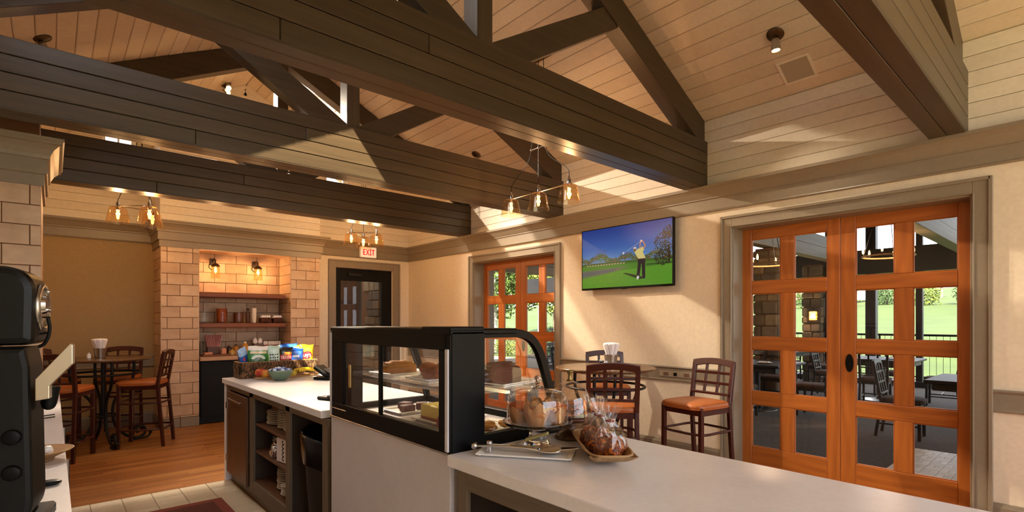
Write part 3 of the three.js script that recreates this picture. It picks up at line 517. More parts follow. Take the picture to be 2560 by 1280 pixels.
function makeStool(label) {
  const t = thing('bar_stool', label, 'bar stool'); const [w, d] = stoolParts(t, 0.75, 1.1, mt.cherry, mt.leather);
  for (const [y, k] of [[0.5, 0.02], [0.2, 0.035]]) obj('foot_ring', [tube([[w, y, d], [0, y, d + k * 1.6], [-w, y, d], [-w - k, y, 0], [-w, y, -d - 0.02 - 0.05 * (0.5 - y)], [0, y, -d - k - 0.03], [w, y, -d - 0.02 - 0.05 * (0.5 - y)], [w + k, y, 0]], 0.011, 56, 8, true)], mt.cherry, t);
  return t;
}
const st = makeStool('cherry bar stool with its back to the camera, at the granite table');
st.position.set(3.47, 0, -2.69);
const faceTo = (x, z, tx, tz) => Math.atan2(tx - x, tz - z);
const TBR = [3.87, -3.06], TBL = [0.443, -7.62];
st.rotation.y = faceTo(3.47, -2.69, ...TBR);
dup(st, [4.14, 0, -2.295], faceTo(0, 0, -0.99, -0.14), 'cherry bar stool standing alone between the round table and the near double door');
dup(st, [4.47, 0, -3.5], faceTo(0, 0, -0.68, 0.73), 'cherry bar stool behind the napkins of the round table, against the side wall');
dup(st, [0.08, 0, -7.08], faceTo(0, 0, 0.4, -0.9), 'cherry bar stool nearest the white working counter, half behind the coffee machine');
dup(st, [0.8, 0, -7.34], faceTo(0, 0, -0.92, -0.39), 'cherry bar stool seen from the side, next to the tiled alcove');
dup(st, [0.63, 0, -8.2], faceTo(0.63, -8.2, ...TBL), 'cherry bar stool behind the left table, against the tan wall');
dup(st, [-0.02, 0, -8.2], faceTo(-0.02, -8.2, ...TBL), 'cherry bar stool mostly hidden behind the coffee machine, beside the tan wall');
function barTable(label, [x, z], turn) {
  const t = thing('bar_table', label, 'table', [x, 0, z], turn), y = 1.0;
  obj('tabletop', [lathe([[0.001, -0.03], [0.44, -0.03], [0.455, -0.024], [0.46, -0.012], [0.457, -0.003], [0.45, 0], [0.001, 0]], 48).translate(0, y, 0)], mt.granite, t);
  obj('top_plate', [bb(-0.25, 0.25, y - 0.045, y - 0.03, -0.02, 0.02), bb(-0.02, 0.02, y - 0.045, y - 0.03, -0.25, 0.25)], mt.iron, t);
  for (let k = 0; k < 4; k++) {
    const a = k * Math.PI / 2, c = Math.cos(a), s = Math.sin(a), P = (r, h) => [r * c, h, r * s];
    const g = tube([P(0.3, 0.965), P(0.3, 0.8), P(0.26, 0.68), P(0.12, 0.52), P(0.09, 0.36), P(0.13, 0.18), P(0.26, 0.05), P(0.36, 0.03), P(0.42, 0.08), P(0.4, 0.15), P(0.34, 0.16), P(0.31, 0.12), P(0.34, 0.09)], 0.016, 60, 8);
    obj('leg', [g, sph(0.022, ...P(0.335, 0.1))], mt.iron, t); obj('scroll_foot', [tube([P(0.34, 0.018), P(0.43, 0.018), P(0.46, 0.035), P(0.47, 0.06)], 0.013, 14, 8), sph(0.02, ...P(0.47, 0.07)), bar(V(...P(0.3, 0.012)), V(...P(0.4, 0.012)), 0.04, 0.024)], mt.iron, t);
  }
  const ring = (r, h, q) => new THREE.TorusGeometry(r, q, 8, 56).rotateX(Math.PI / 2).translate(0, h, 0);
  obj('ring', [ring(0.36, 0.82, 0.012)], mt.iron, t); obj('ring', [ring(0.12, 0.34, 0.01)], mt.iron, t); obj('column', [rod([0, 0.3, 0], [0, 0.96, 0], 0.022)], mt.iron, t);
}
barTable('round granite bar table on scrolled iron legs below the television', TBR, 0.35);
barTable('round bar table on scrolled iron legs in front of the tan wall', TBL, 0.2);
// napkins in a steel cup with small shakers
function napkins(x, z, y, where, n) {
  const c = thing('napkin_cup', 'steel cup holding napkin rolls on ' + where, 'cup', [x, y, z]);
  obj('body', [lathe([[0.001, 0], [0.045, 0], [0.047, 0.004], [0.062, 0.112], [0.065, 0.115], [0.062, 0.117], [0.059, 0.112], [0.044, 0.008], [0.001, 0.006]], 28)], mt.steel, c);
  for (let k = 0; k < n; k++) {
    const a = k * 2.4, r = k ? 0.03 : 0, g = lathe([[0.001, 0], [0.012, 0], [0.016, 0.09], [0.027, 0.15], [0.036, 0.2], [0.03, 0.212], [0.02, 0.2], [0.014, 0.16], [0.001, 0.15]], 14), p = g.attributes.position;
    for (let i = 0; i < p.count; i++) { const q = 1 + 0.35 * PN.noise(p.getX(i) * 60 + k * 3, p.getY(i) * 30, p.getZ(i) * 60); p.setX(i, p.getX(i) * q); p.setZ(i, p.getZ(i) * q); }
    g.computeVertexNormals();
    const o = obj('napkin_roll', [g], mt.paper); o.position.set(x + r * Math.cos(a) * 0.7, y + 0.012, z + r * Math.sin(a) * 0.7); o.rotation.set(Math.sin(a) * 0.12, 0, -Math.cos(a) * 0.12);
    tag(o, 'white napkin roll standing in the steel cup on ' + where, 'napkin', 'napkin rolls on ' + where);
  }
  for (const [i, m, nm] of [[0, mt.white, 'white'], [1, mt.iron, 'dark']]) { const s = thing('shaker', 'small ' + nm + ' shaker beside the napkin cup on ' + where, 'shaker', [x - 0.1 + i * 0.005, y, z + 0.02 - i * 0.06]); obj('body', [lathe([[0.001, 0], [0.02, 0], [0.022, 0.01], [0.018, 0.05], [0.014, 0.056]], 14)], m, s); obj('lid', [lathe([[0.015, 0.055], [0.016, 0.06], [0.012, 0.07], [0.001, 0.073]], 14)], mt.chrome, s); }
}
napkins(TBR[0] + 0.02, TBR[1] + 0.05, 1.0, 'the granite table', 6);
napkins(TBL[0] - 0.03, TBL[1] + 0.02, 1.0, 'the left table', 7);
// ================================================================ TELEVISION AND EXIT SIGN
function canvasTex(w, h, draw) { const c = document.createElement('canvas'); c.width = w; c.height = h; draw(c.getContext('2d'), w, h); const t = new THREE.CanvasTexture(c); t.colorSpace = THREE.SRGBColorSpace; return t; }
function flat(x0, x1, y0, y1, z = 0) { const g = new THREE.PlaneGeometry(x1 - x0, y1 - y0); return g.translate((x0 + x1) / 2, (y0 + y1) / 2, z); }
{
  const pic = canvasTex(1024, 576, (c, w, h) => {
    const g = c.createLinearGradient(0, 0, 0, h * 0.62); g.addColorStop(0, '#0d3f9a'); g.addColorStop(0.55, '#1f6cc4'); g.addColorStop(1, '#79aede'); c.fillStyle = g; c.fillRect(0, 0, w, h * 0.66);
    const r = rnd;
    const blob = (x, y, s, cols, n) => { for (let i = 0; i < n; i++) { c.fillStyle = pick(cols); const a = r(0, 6.28), q = Math.sqrt(r()) * s; c.beginPath(); c.arc(x + q * Math.cos(a), y + q * Math.sin(a) * 0.8, r(2, 7), 0, 6.3); c.fill(); } };
    c.fillStyle = '#3f6f2a'; c.fillRect(0, h * 0.58, w, h);
    for (let x = 0; x < 1024; x += 9) { const top = h * (0.43 + 0.07 * Math.sin(x * 0.02) + r(-0.03, 0.03) + (x > 300 ? 0.06 : 0)); c.strokeStyle = '#4a3b2a'; c.lineWidth = 2; c.beginPath(); c.moveTo(x, h * 0.6); c.lineTo(x, top); c.stroke(); blob(x, (top + h * 0.58) / 2, 26, ['#3f6a35', '#6d5a32', '#86603a', '#2f5a30', '#57793d'], 9); }
    blob(235, h * 0.5, 44, ['#3f7a3a', '#4f8a3f', '#2f5f2f'], 60); blob(310, h * 0.53, 36, ['#4a8040', '#3a6a34'], 40);
    c.fillStyle = '#c9b6a2'; for (let x = 60; x < 520; x += 34) c.fillRect(x, h * 0.6 + 4, 20, 9);
    c.fillStyle = '#4d8f30'; c.fillRect(0, h * 0.625, w, h); c.fillStyle = '#6c7a5e'; c.beginPath(); c.moveTo(0, h * 0.7); c.lineTo(560, h * 0.675); c.lineTo(430, h * 0.74); c.lineTo(0, h * 0.83); c.fill(); c.fillStyle = '#5b6a6c'; c.beginPath(); c.moveTo(0, h * 0.72); c.lineTo(440, h * 0.69); c.lineTo(380, h * 0.74); c.lineTo(0, h * 0.81); c.fill();
    c.fillStyle = '#5fa52f'; c.beginPath(); c.moveTo(0, h * 0.83); c.lineTo(480, h * 0.735); c.lineTo(w, h * 0.69); c.lineTo(w, h); c.lineTo(0, h); c.fill();
    for (let i = 0; i < 2600; i++) { c.fillStyle = pick(['rgba(120,190,60,.35)', 'rgba(50,110,30,.3)', 'rgba(90,160,50,.3)']); c.fillRect(r(0, w), r(h * 0.76, h), r(4, 16), 2); }
    c.fillStyle = '#2c5d22'; c.fillRect(760, h * 0.66, 264, 16);
    blob(960, h * 0.36, 120, ['#12231c', '#1b3324', '#0f1c1c', '#243a22'], 420); blob(1000, h * 0.2, 70, ['#12231c', '#1b3324'], 140); blob(930, h * 0.58, 90, ['#141d22', '#1a2a20', '#101a1c'], 240); c.fillStyle = '#141a16'; c.fillRect(985, h * 0.4, 16, h * 0.28);
    // golfer at the end of a swing, seen from behind
    c.fillStyle = '#16321a'; c.beginPath(); c.moveTo(690, 520); c.lineTo(500, 452); c.lineTo(530, 450); c.lineTo(660, 480); c.lineTo(740, 505); c.fill();
    c.strokeStyle = '#14182c'; c.lineWidth = 34; c.lineCap = 'round'; c.beginPath(); c.moveTo(690, 350); c.lineTo(672, 480); c.stroke(); c.beginPath(); c.moveTo(728, 350); c.lineTo(732, 500); c.stroke(); c.fillStyle = '#14182c'; c.fillRect(668, 318, 80, 60);
    c.fillStyle = '#efe08e'; c.beginPath(); c.moveTo(672, 330); c.lineTo(630, 262); c.lineTo(660, 240); c.lineTo(722, 222); c.lineTo(738, 250); c.lineTo(722, 268); c.lineTo(752, 330); c.fill();
    c.strokeStyle = '#c98a6a'; c.lineWidth = 13; c.beginPath(); c.moveTo(732, 236); c.lineTo(748, 215); c.lineTo(722, 172); c.stroke(); c.beginPath(); c.moveTo(690, 232); c.lineTo(696, 176); c.stroke(); c.fillStyle = '#e8d2c2'; c.beginPath(); c.arc(705, 168, 11, 0, 7); c.fill();
    c.fillStyle = '#8a6248'; c.beginPath(); c.arc(634, 244, 17, 0, 7); c.fill(); c.fillStyle = '#e9e2d8'; c.beginPath(); c.arc(636, 234, 18, Math.PI, 0); c.fill();
    c.strokeStyle = '#c9d2dc'; c.lineWidth = 2.5; c.beginPath(); c.moveTo(700, 172); c.lineTo(510, 262); c.stroke(); c.fillStyle = '#eef3f8'; c.beginPath(); c.ellipse(506, 262, 9, 12, 0, 0, 7); c.fill();
    c.fillStyle = '#e8e8e4'; c.beginPath(); c.ellipse(668, 502, 14, 18, 0.3, 0, 7); c.fill();
  });
  const w = 1.235, h = 0.715, t = thing('television', 'flat television on the side wall showing a golfer swinging', 'television', [XR - 0.075, 2.15, -3.535], -Math.PI / 2);
  obj('case', [M(cb(w, h, 0.045, 0.006))], mt.satin, t);
  obj('bezel', [bb(-w / 2, w / 2, -h / 2, -h / 2 + 0.022, 0.018, 0.026), bb(-w / 2, w / 2, h / 2 - 0.01, h / 2, 0.018, 0.026), bb(-w / 2, -w / 2 + 0.01, -h / 2, h / 2, 0.018, 0.026), bb(w / 2 - 0.01, w / 2, -h / 2, h / 2, 0.018, 0.026)], mt.black, t);
  obj('logo_tab', [bb(-0.035, 0.035, -h / 2 - 0.008, -h / 2 + 0.004, 0.01, 0.027)], mt.satin, t);
  const scr = obj('screen', [flat(-w / 2 + 0.01, w / 2 - 0.01, -h / 2 + 0.022, h / 2 - 0.01, 0.0232)], S('#050505', { roughness: 0.25, emissive: 0xffffff, emissiveMap: pic, emissiveIntensity: 0.55 }), t);
  obj('wall_mount', [bb(-0.2, 0.2, -0.12, 0.12, -0.074, -0.022)], mt.iron, t);
  const l = new THREE.RectAreaLight(new THREE.Color().setRGB(0.35, 0.6, 0.8), 0.35, w - 0.03, h - 0.04); l.position.set(0, 0, 0.03); l.rotation.y = Math.PI; t.add(l);
}
{
  const ex = canvasTex(256, 160, (c) => { c.fillStyle = '#efe6d6'; c.fillRect(0, 0, 256, 160); c.fillStyle = '#e01428'; c.font = 'bold 132px sans-serif'; c.textAlign = 'center'; c.save(); c.translate(128, 127); c.scale(0.72, 1); c.fillText('EXIT', 0, 0); c.restore(); });
  const t = thing('exit_sign', 'white exit sign with red letters above the black door', 'sign', [4.055, 2.6, ZB + 0.09]);
  obj('housing', [M(cb(0.3, 0.185, 0.06, 0.012))], mt.white, t);
  obj('face', [flat(-0.14, 0.14, -0.084, 0.084, 0.0312)], S('#ffffff', { map: ex, roughness: 0.5, emissive: 0xffffff, emissiveMap: ex, emissiveIntensity: 0.25 }), t);
  obj('bracket', [bb(-0.06, 0.06, -0.04, 0.04, -0.09, -0.03)], mt.white, t);
}

// ================================================================ COUNTERS
const FX = 1.17;   // plane of the cabinet faces
{
  // island: end panel, carcass, face frame, door, shelves
  const t = thing('island_cabinet', 'taupe island cabinet with open plate shelves and a bin bay', 'cabinet');
  obj('end_panel', [bb(1.16, 1.88, 0, CT - 0.046, -5.215, -5.175)], mt.quartz, t);
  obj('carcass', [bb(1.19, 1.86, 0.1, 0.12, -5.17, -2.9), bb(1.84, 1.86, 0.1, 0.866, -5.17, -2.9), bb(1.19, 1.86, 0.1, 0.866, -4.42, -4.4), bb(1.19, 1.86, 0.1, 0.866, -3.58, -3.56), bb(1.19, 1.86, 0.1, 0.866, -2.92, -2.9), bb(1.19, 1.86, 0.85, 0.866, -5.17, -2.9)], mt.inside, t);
  obj('toe_kick', [bb(1.21, 1.225, 0, 0.1, -5.17, -2.9)], mt.cab, t);
  obj('face_frame', [bb(FX, FX + 0.02, 0.09, 0.866, -5.17, -5.05), bb(FX, FX + 0.02, 0.09, 0.866, -4.46, -4.36), bb(FX, FX + 0.02, 0.09, 0.866, -3.61, -3.53), bb(FX, FX + 0.02, 0.09, 0.866, -2.98, -2.9), bb(FX, FX + 0.02, 0.824, 0.866, -5.05, -2.98), bb(FX, FX + 0.02, 0.09, 0.18, -4.36, -3.61), bb(FX, FX + 0.02, 0.09, 0.12, -5.05, -4.46)], mt.cab, t);
  const d = obj('door', [bb(FX - 0.02, FX - 0.001, 0.11, 0.815, -5.06, -4.47, 0.004)], mt.walnut, t);
  obj('hinge', [bb(FX - 0.026, FX - 0.016, 0.66, 0.72, -5.1, -5.05), bb(FX - 0.026, FX - 0.016, 0.2, 0.26, -5.1, -5.05)], mt.steel, d);
  obj('pull', [rod([FX - 0.04, 0.76, -4.98], [FX - 0.04, 0.76, -4.6], 0.006), rod([FX - 0.04, 0.76, -4.96], [FX - 0.02, 0.76, -4.96], 0.005), rod([FX - 0.04, 0.76, -4.62], [FX - 0.02, 0.76, -4.62], 0.005)], mt.steel, d);
  for (const y of [0.63, 0.42, 0.185]) obj('shelf', [bb(1.19, 1.84, y - 0.02, y, -4.4, -3.58)], mt.walnut, t);
  const c = obj('countertop', [bb(1.145, 1.95, CT - 0.045, CT, -5.23, -2.93, 0.004)], mt.quartz); tag(c, 'white quartz top of the island, carrying the fruit and snacks', 'countertop');
  // lower part under the display case and front counter
  const b = thing('case_base', 'plain pale grey panel base under the glass display case', 'cabinet');
  obj('base_panel', [bb(1.15, 1.78, 0, 0.906, -2.8, -1.66, 0.003)], mt.panel, b); obj('filler_strip', [bb(1.2, 1.8, 0, 0.9, -2.9, -2.802)], mt.dark, b);
  const f = thing('front_cabinet', 'taupe open cabinet under the near white counter', 'cabinet');
  obj('face_frame', [bb(1.16, 1.18, 0.09, 0.866, -1.63, -1.565), bb(1.16, 1.18, 0.79, 0.866, -1.565, 0.6), bb(1.16, 1.18, 0.09, 0.15, -1.565, 0.6), bb(1.16, 1.18, 0.15, 0.79, -0.55, -0.48)], mt.cab, f);
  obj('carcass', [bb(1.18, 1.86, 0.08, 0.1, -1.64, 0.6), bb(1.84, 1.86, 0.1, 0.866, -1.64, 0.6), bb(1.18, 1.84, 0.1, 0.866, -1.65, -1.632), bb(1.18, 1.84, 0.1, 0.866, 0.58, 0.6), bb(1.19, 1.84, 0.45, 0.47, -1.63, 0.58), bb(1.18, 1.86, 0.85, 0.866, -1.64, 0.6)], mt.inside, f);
  const k = obj('countertop', [bb(1.13, 1.886, CT - 0.045, CT, -1.652, 0.7, 0.004)], mt.quartz); tag(k, 'near white quartz counter along the bottom of the picture, with cake stands', 'countertop');
  const bx = thing('cardboard_box', 'plain brown box on the shelf of the near cabinet', 'box', [1.38, 0.47, -1.2], 0.2); obj('body', [M(cb(0.2, 0.16, 0.26, 0.003).translate(0, 0.08, 0))], S('#9a7048', { roughness: 0.9 }), bx); obj('flap', [M(cb(0.2, 0.003, 0.1, 0.001).rotateX(-0.3).translate(0, 0.178, 0.085))], S('#a57a50', { roughness: 0.9 }), bx);
  // working counter on the left
  const l = thing('working_cabinet', 'white cabinet along the left wall under the coffee machine', 'cabinet'); obj('body', [bb(XL + 0.03, 0.01, 0.1, CT - 0.046, -5.1, 0.8)], mt.panel, l);
  for (let i = 0; i < 6; i++) { const z = -5.05 + i * 0.97, dr = obj('door', [bb(0.01, 0.03, 0.14, 0.84, z, z + 0.94, 0.003)], mt.panel, l); obj('handle', [rod([0.055, 0.6, z + 0.9], [0.055, 0.78, z + 0.9], 0.007), rod([0.055, 0.62, z + 0.9], [0.03, 0.62, z + 0.9], 0.005), rod([0.055, 0.76, z + 0.9], [0.03, 0.76, z + 0.9], 0.005)], mt.steel, dr); }
  obj('toe_kick', [bb(XL + 0.03, -0.04, 0, 0.1, -5.1, 0.8)], mt.dark, l);
  tag(obj('countertop', [bb(XL + 0.002, 0.04, CT - 0.045, CT, -5.11, 0.85, 0.004)], mt.quartz), 'narrow strip of white counter at the left, beside the coffee machine', 'countertop');
}
// floor mat
{
  const m = thing('floor_mat', 'dark red rubber mat on the tiled aisle', 'mat', [0.52, 0.001, -3.7]);
  obj('border', [bb(-0.5, 0.5, 0, 0.008, -0.98, -0.9), bb(-0.5, 0.5, 0, 0.008, 0.9, 0.98), bb(-0.5, -0.43, 0, 0.008, -0.9, 0.9), bb(0.43, 0.5, 0, 0.008, -0.9, 0.9)], S('#7a3222', { roughness: 0.8 }), m);
  obj('ribbed_field', [bb(-0.43, 0.43, 0, 0.012, -0.9, 0.9, 0.002, 'x')], S('#5c2418', { roughness: 0.85, bumpMap: T.ribs, bumpScale: 0.006 }), m);
}
// waste bin with a liner
{
  const t = thing('waste_bin', 'black waste bin with a plastic liner in the island bay', 'bin', [1.38, 0, -3.27]);
  obj('body', [lathe([[0.001, 0], [0.15, 0], [0.155, 0.01], [0.2, 0.66], [0.206, 0.665], [0.2, 0.672], [0.19, 0.66], [0.145, 0.02], [0.001, 0.015]], 32)], S('#2b2620', { roughness: 0.55 }), t);
  const g = lathe([[0.178, 0.63], [0.19, 0.69], [0.21, 0.71], [0.222, 0.69], [0.218, 0.62], [0.208, 0.52]], 64), p = g.attributes.position;
  for (let i = 0; i < p.count; i++) { const a = Math.atan2(p.getZ(i), p.getX(i)), q = 1 + 0.05 * Math.sin(a * 17 + p.getY(i) * 20) * PN.noise(Math.cos(a) * 3, p.getY(i) * 9, Math.sin(a) * 3); p.setXYZ(i, p.getX(i) * q, p.getY(i) + 0.02 * PN.noise(Math.cos(a) * 2.2, 5, Math.sin(a) * 2.2) + 0.03 * Math.cos(a + 2.2), p.getZ(i) * q); }
  g.computeVertexNormals(); obj('liner', [g], PH('#0c0c10', { roughness: 0.18, side: THREE.DoubleSide }), t);
}
// stacks of plates and bowls on the island shelves: every one an object
{
  const P = lathe([[0.001, 0.002], [0.05, 0], [0.055, 0.003], [0.07, 0.006], [0.1, 0.014], [0.102, 0.016], [0.098, 0.017], [0.07, 0.011], [0.001, 0.008]], 28), B = lathe([[0.001, 0.002], [0.035, 0], [0.04, 0.006], [0.068, 0.026], [0.072, 0.03], [0.066, 0.029], [0.038, 0.01], [0.001, 0.007]], 26);
  const mk = (nm, g, m, label, cat, group, x, y, z, tx = 0) => { const o = piece(nm, g, m, scene, x, y, z); o.name = numbered(nm); o.rotation.x = tx; tag(o, label, cat, group); };
  const stack = (kind, n, x, y, z, dy, where) => { for (let i = 0; i < n; i++) mk(kind, kind === 'plate' ? P : B, mt.plate, `cream ${kind} in the ${where}`, kind, where, x + (i * 7 % 3 - 1) * 0.002, y + i * dy, z + (i * 5 % 3 - 1) * 0.002); };
  P.computeBoundingBox(); M(P); M(B);
  stack('plate', 8, 1.33, 0.631, -4.2, 0.0135, 'plate stack under the brown box on the top shelf');
  stack('plate', 12, 1.34, 0.631, -3.98, 0.0125, 'tall plate stack in the middle of the top shelf');
  stack('bowl', 7, 1.29, 0.631, -3.79, 0.016, 'bowl stack at the near end of the top shelf');
  stack('bowl', 5, 1.33, 0.421, -4.16, 0.022, 'bowl stack on the middle shelf');
  stack('plate', 9, 1.34, 0.186, -3.99, 0.0165, 'plate stack on the bottom shelf');
  stack('bowl', 4, 1.27, 0.186, -3.78, 0.02, 'low bowl stack at the near end of the bottom shelf');
  stack('bowl', 3, 1.28, 0.186, -3.66, 0.024, 'last bowl stack of the bottom shelf, beside the bin');
  const bx = tag(obj('wooden_box', [M(cb(0.1, 0.075, 0.13, 0.003))], mt.shelfwood), 'small brown box on top of the plates of the upper shelf', 'box'); bx.position.set(1.33, 0.631 + 8 * 0.0135 + 0.04, -4.2);
  const pr = canvasTex(128, 256, (c) => { c.fillStyle = '#e9e2de'; c.fillRect(0, 0, 128, 256); c.strokeStyle = '#17150f'; c.lineWidth = 13; for (let i = 0; i < 5; i++) { c.beginPath(); c.arc(64, 34 + i * 46, 17, 0.5, 5.2); c.stroke(); } });
  const fb2 = thing('foil_box', 'white carton with bold black print on the middle shelf', 'box', [1.27, 0.421, -3.82], 0.15); obj('body', [M(cb(0.1, 0.17, 0.2, 0.003).translate(0, 0.087, 0))], S('#ddd4d0', { roughness: 0.6 }), fb2); obj('printed_face', [flat(-0.05, 0.05, -0.08, 0.08).rotateY(-Math.PI / 2).translate(-0.0507, 0.087, 0)], S('#fff', { map: pr, roughness: 0.6 }), fb2);
  obj('foil', [lump(0.05, 0.9, 1, 0.7, 0.5, 2, 4).translate(-0.005, 0.14, 0.12)], mt.chrome, fb2);
  const fw = thing('foil_parcel', 'crumpled foil parcel in front of the bowls of the middle shelf', 'foil', [1.235, 0.421, -4.02]); obj('foil', [lump(0.05, 0.8, 1.1, 1, 0.5, 2.2, 9, -0.05).translate(0, 0.05, 0)], mt.chrome, fw); obj('fold', [lump(0.03, 0.8, 0.8, 1, 0.5, 2.2, 3).translate(0, 0.1, 0.02)], mt.chrome, fw);
}
// ================================================================ DISPLAY CASE
const LED = new THREE.Color().setRGB(1, 0.86, 0.5);
{
  const z0 = -2.8, z1 = -1.66, t = thing('display_case', 'black framed glass pastry case with a curved front', 'display case', [0, 0, 0]), y0 = 0.908, yt = 1.39;
  const curve = (o = 0) => { const s = new THREE.Shape(); s.moveTo(1.15 + o, y0 + o); s.lineTo(1.15 + o, yt - o); s.lineTo(1.49, yt - o); s.bezierCurveTo(1.6 - o * 0.5, yt - o, 1.65 - o, 1.33 - o * 0.4, 1.685 - o, 1.24 - o * 0.3); s.lineTo(1.76 - o, 1.03); s.lineTo(1.775 - o, y0 + o); return s; };
  const hole = () => new THREE.Path(curve(0.034).getPoints(14).filter((q) => q.x > 1.2).concat([]).concat([new THREE.Vector2(1.32, y0 + 0.04), new THREE.Vector2(1.32, yt - 0.034)]).sort((a, b) => 0));
  // end frames: post and curved band
  const band = () => { const o = curve().getPoints(14), i = curve(0.032).getPoints(14); const s = new THREE.Shape(o); const inner = i.filter((q) => q.x >= 1.317); inner.unshift(new THREE.Vector2(1.317, yt - 0.032)); inner.push(new THREE.Vector2(1.317, y0 + 0.05)); inner.forEach((q) => { if (q.y < y0 + 0.05) q.y = y0 + 0.05; }); s.holes.push(new THREE.Path(inner)); return s; };
  for (const z of [z1 - 0.03, z0]) obj('end_frame', [M(ext(band(), 0.03, 0.003), 'y').translate(0, 0, z)], mt.black, t);
  for (const z of [z1 - 0.017, z0 + 0.013]) obj('side_pane', [M(ext(curve(0.02), 0.004), 'y').translate(0, 0, z)], mt.glass, t);
  // curved front pane
  { const pts = curve(0.006).getPoints(14).filter((q) => q.x > 1.48), pos = []; for (let i = 0; i < pts.length - 1; i++) { const a = pts[i], b = pts[i + 1]; pos.push(a.x, a.y, z0 + 0.02, b.x, b.y, z0 + 0.02, b.x, b.y, z1 - 0.02, a.x, a.y, z0 + 0.02, b.x, b.y, z1 - 0.02, a.x, a.y, z1 - 0.02); } const g = new THREE.BufferGeometry(); g.setAttribute('position', new THREE.Float32BufferAttribute(pos, 3)); g.computeVertexNormals(); obj('front_pane', [M(g)], mt.glass, t); }
  obj('lid', [bb(1.145, 1.5, yt - 0.022, yt + 0.004, z0 - 0.005, z1 + 0.004, 0.006), bb(1.145, 1.315, yt - 0.006, yt + 0.012, z1 - 0.2, z1 + 0.006, 0.004)], mt.black, t);
  obj('corner_post', [bb(1.152, 1.318, y0, yt - 0.004, z1 - 0.028, z1 + 0.004, 0.006)], mt.black, t); obj('corner_post', [bb(1.152, 1.2, y0, yt - 0.004, z0, z0 + 0.03)], mt.black, t);
  obj('rear_frame', [bb(1.146, 1.175, 1.31, yt - 0.004, z0 + 0.02, z1 - 0.03), bb(1.146, 1.18, y0 + 0.002, 0.985, z0 + 0.02, z1 - 0.03), bb(1.146, 1.17, 0.985, 1.31, z0 + 0.02, -2.64), bb(1.146, 1.17, 0.985, 1.31, -1.735, z1 - 0.03)], mt.black, t);
  obj('trim_strip', [bb(1.142, 1.15, 0.915, 1.36, z0 - 0.002, z0 + 0.016)], mt.panel, t); obj('trim_strip', [bb(1.142, 1.152, 0.915, 1.315, z1 - 0.028, z1 - 0.006)], mt.panel, t);
  obj('trim_strip', [bb(1.141, 1.15, 0.904, 0.912, z0, z1 - 0.01)], mt.steel, t); obj('trim_strip', [bb(1.142, 1.148, 0.953, 0.958, z0 + 0.02, z0 + 0.2)], mt.steel, t);
  for (const [a, b, x] of [[-2.65, -2.225, 1.158], [-2.26, -1.73, 1.168]]) { const d = obj('sliding_pane', [bb(x - 0.002, x + 0.002, 0.98, 1.315, a, b, 0.0005)], mt.glass, t); obj('pane_edge', [bb(x - 0.006, x + 0.006, 0.985, 1.31, b - 0.03, b), bb(x - 0.006, x + 0.006, 0.985, 1.31, a, a + 0.012)], mt.black, d); }
  obj('pull', [bb(1.146, 1.156, 1.08, 1.2, -2.575, -2.555)], S('#b79b62', { roughness: 0.35, metalness: 0.8 }), t);
  obj('deck', [bb(1.18, 1.765, y0 + 0.004, 0.93, z0 + 0.03, z1 - 0.03, 0.002, 'z')], mt.panel, t);
  obj('front_rail', [bb(1.74, 1.79, y0 - 0.002, 0.965, z0 + 0.005, z1 - 0.005)], mt.black, t);
  const sh = obj('shelf', [bb(1.26, 1.64, 1.122, 1.13, z0 + 0.03, z1 - 0.035, 0.001)], mt.glass, t);
  obj('shelf_edge', [bb(1.255, 1.262, 1.118, 1.134, z0 + 0.03, z1 - 0.035), bb(1.638, 1.645, 1.118, 1.134, z0 + 0.03, z1 - 0.035)], mt.steel, sh);
  for (const [x, y, zz] of [[1.44, yt - 0.03, -2.22], [1.5, 1.112, -2.22]]) { const L = 1.0, q = obj('light_strip', [bb(x - 0.012, x + 0.012, y - 0.006, y + 0.006, zz - L / 2, zz + L / 2)], S('#fff1c8', { emissive: LED, emissiveIntensity: 0.9 }), t); const l = new THREE.RectAreaLight(LED, 1.6, 0.022, L); l.position.set(x, y - 0.008, zz); l.rotation.x = -Math.PI / 2; t.add(l); }
}
// trays and pastries inside the case
function platter(x, y, z, w, d, turn, label, m = mt.white) {
  const t = thing('platter', label, 'platter', [x, y, z], turn); obj('base', [M(cb(w * 0.86, 0.006, d * 0.86, 0.002).translate(0, 0.003, 0))], m, t);
  const r = [], e = 0.012; for (const s of [-1, 1]) { r.push(M(cb(w, 0.005, d * 0.1, 0.002).rotateX(-s * 0.28).translate(0, 0.012, s * d * 0.455)), M(cb(w * 0.1, 0.005, d, 0.002).rotateZ(s * 0.28).translate(s * w * 0.455, 0.012, 0))); }
  obj('rim', r, m, t); return t;
}
const DK = 0.93, SH = 1.13;
platter(1.6, SH, -1.86, 0.22, 0.3, Math.PI / 2 + 0.2, 'white platter under the dark loaf, on the case shelf');
platter(1.46, SH, -2.2, 0.28, 0.2, 0, 'white platter with muffins in the middle of the case shelf');
platter(1.46, SH, -2.58, 0.28, 0.22, 0.1, 'white platter under the berry scone on the case shelf');
platter(1.5, DK, -1.87, 0.3, 0.22, 0.2, 'white tray of cookie bars on the floor of the case');
platter(1.5, DK, -2.17, 0.32, 0.22, 0, 'white platter with cheesecake on the floor of the case');
platter(1.5, DK, -2.52, 0.3, 0.22, 0, 'white platter with brownies on the floor of the case');
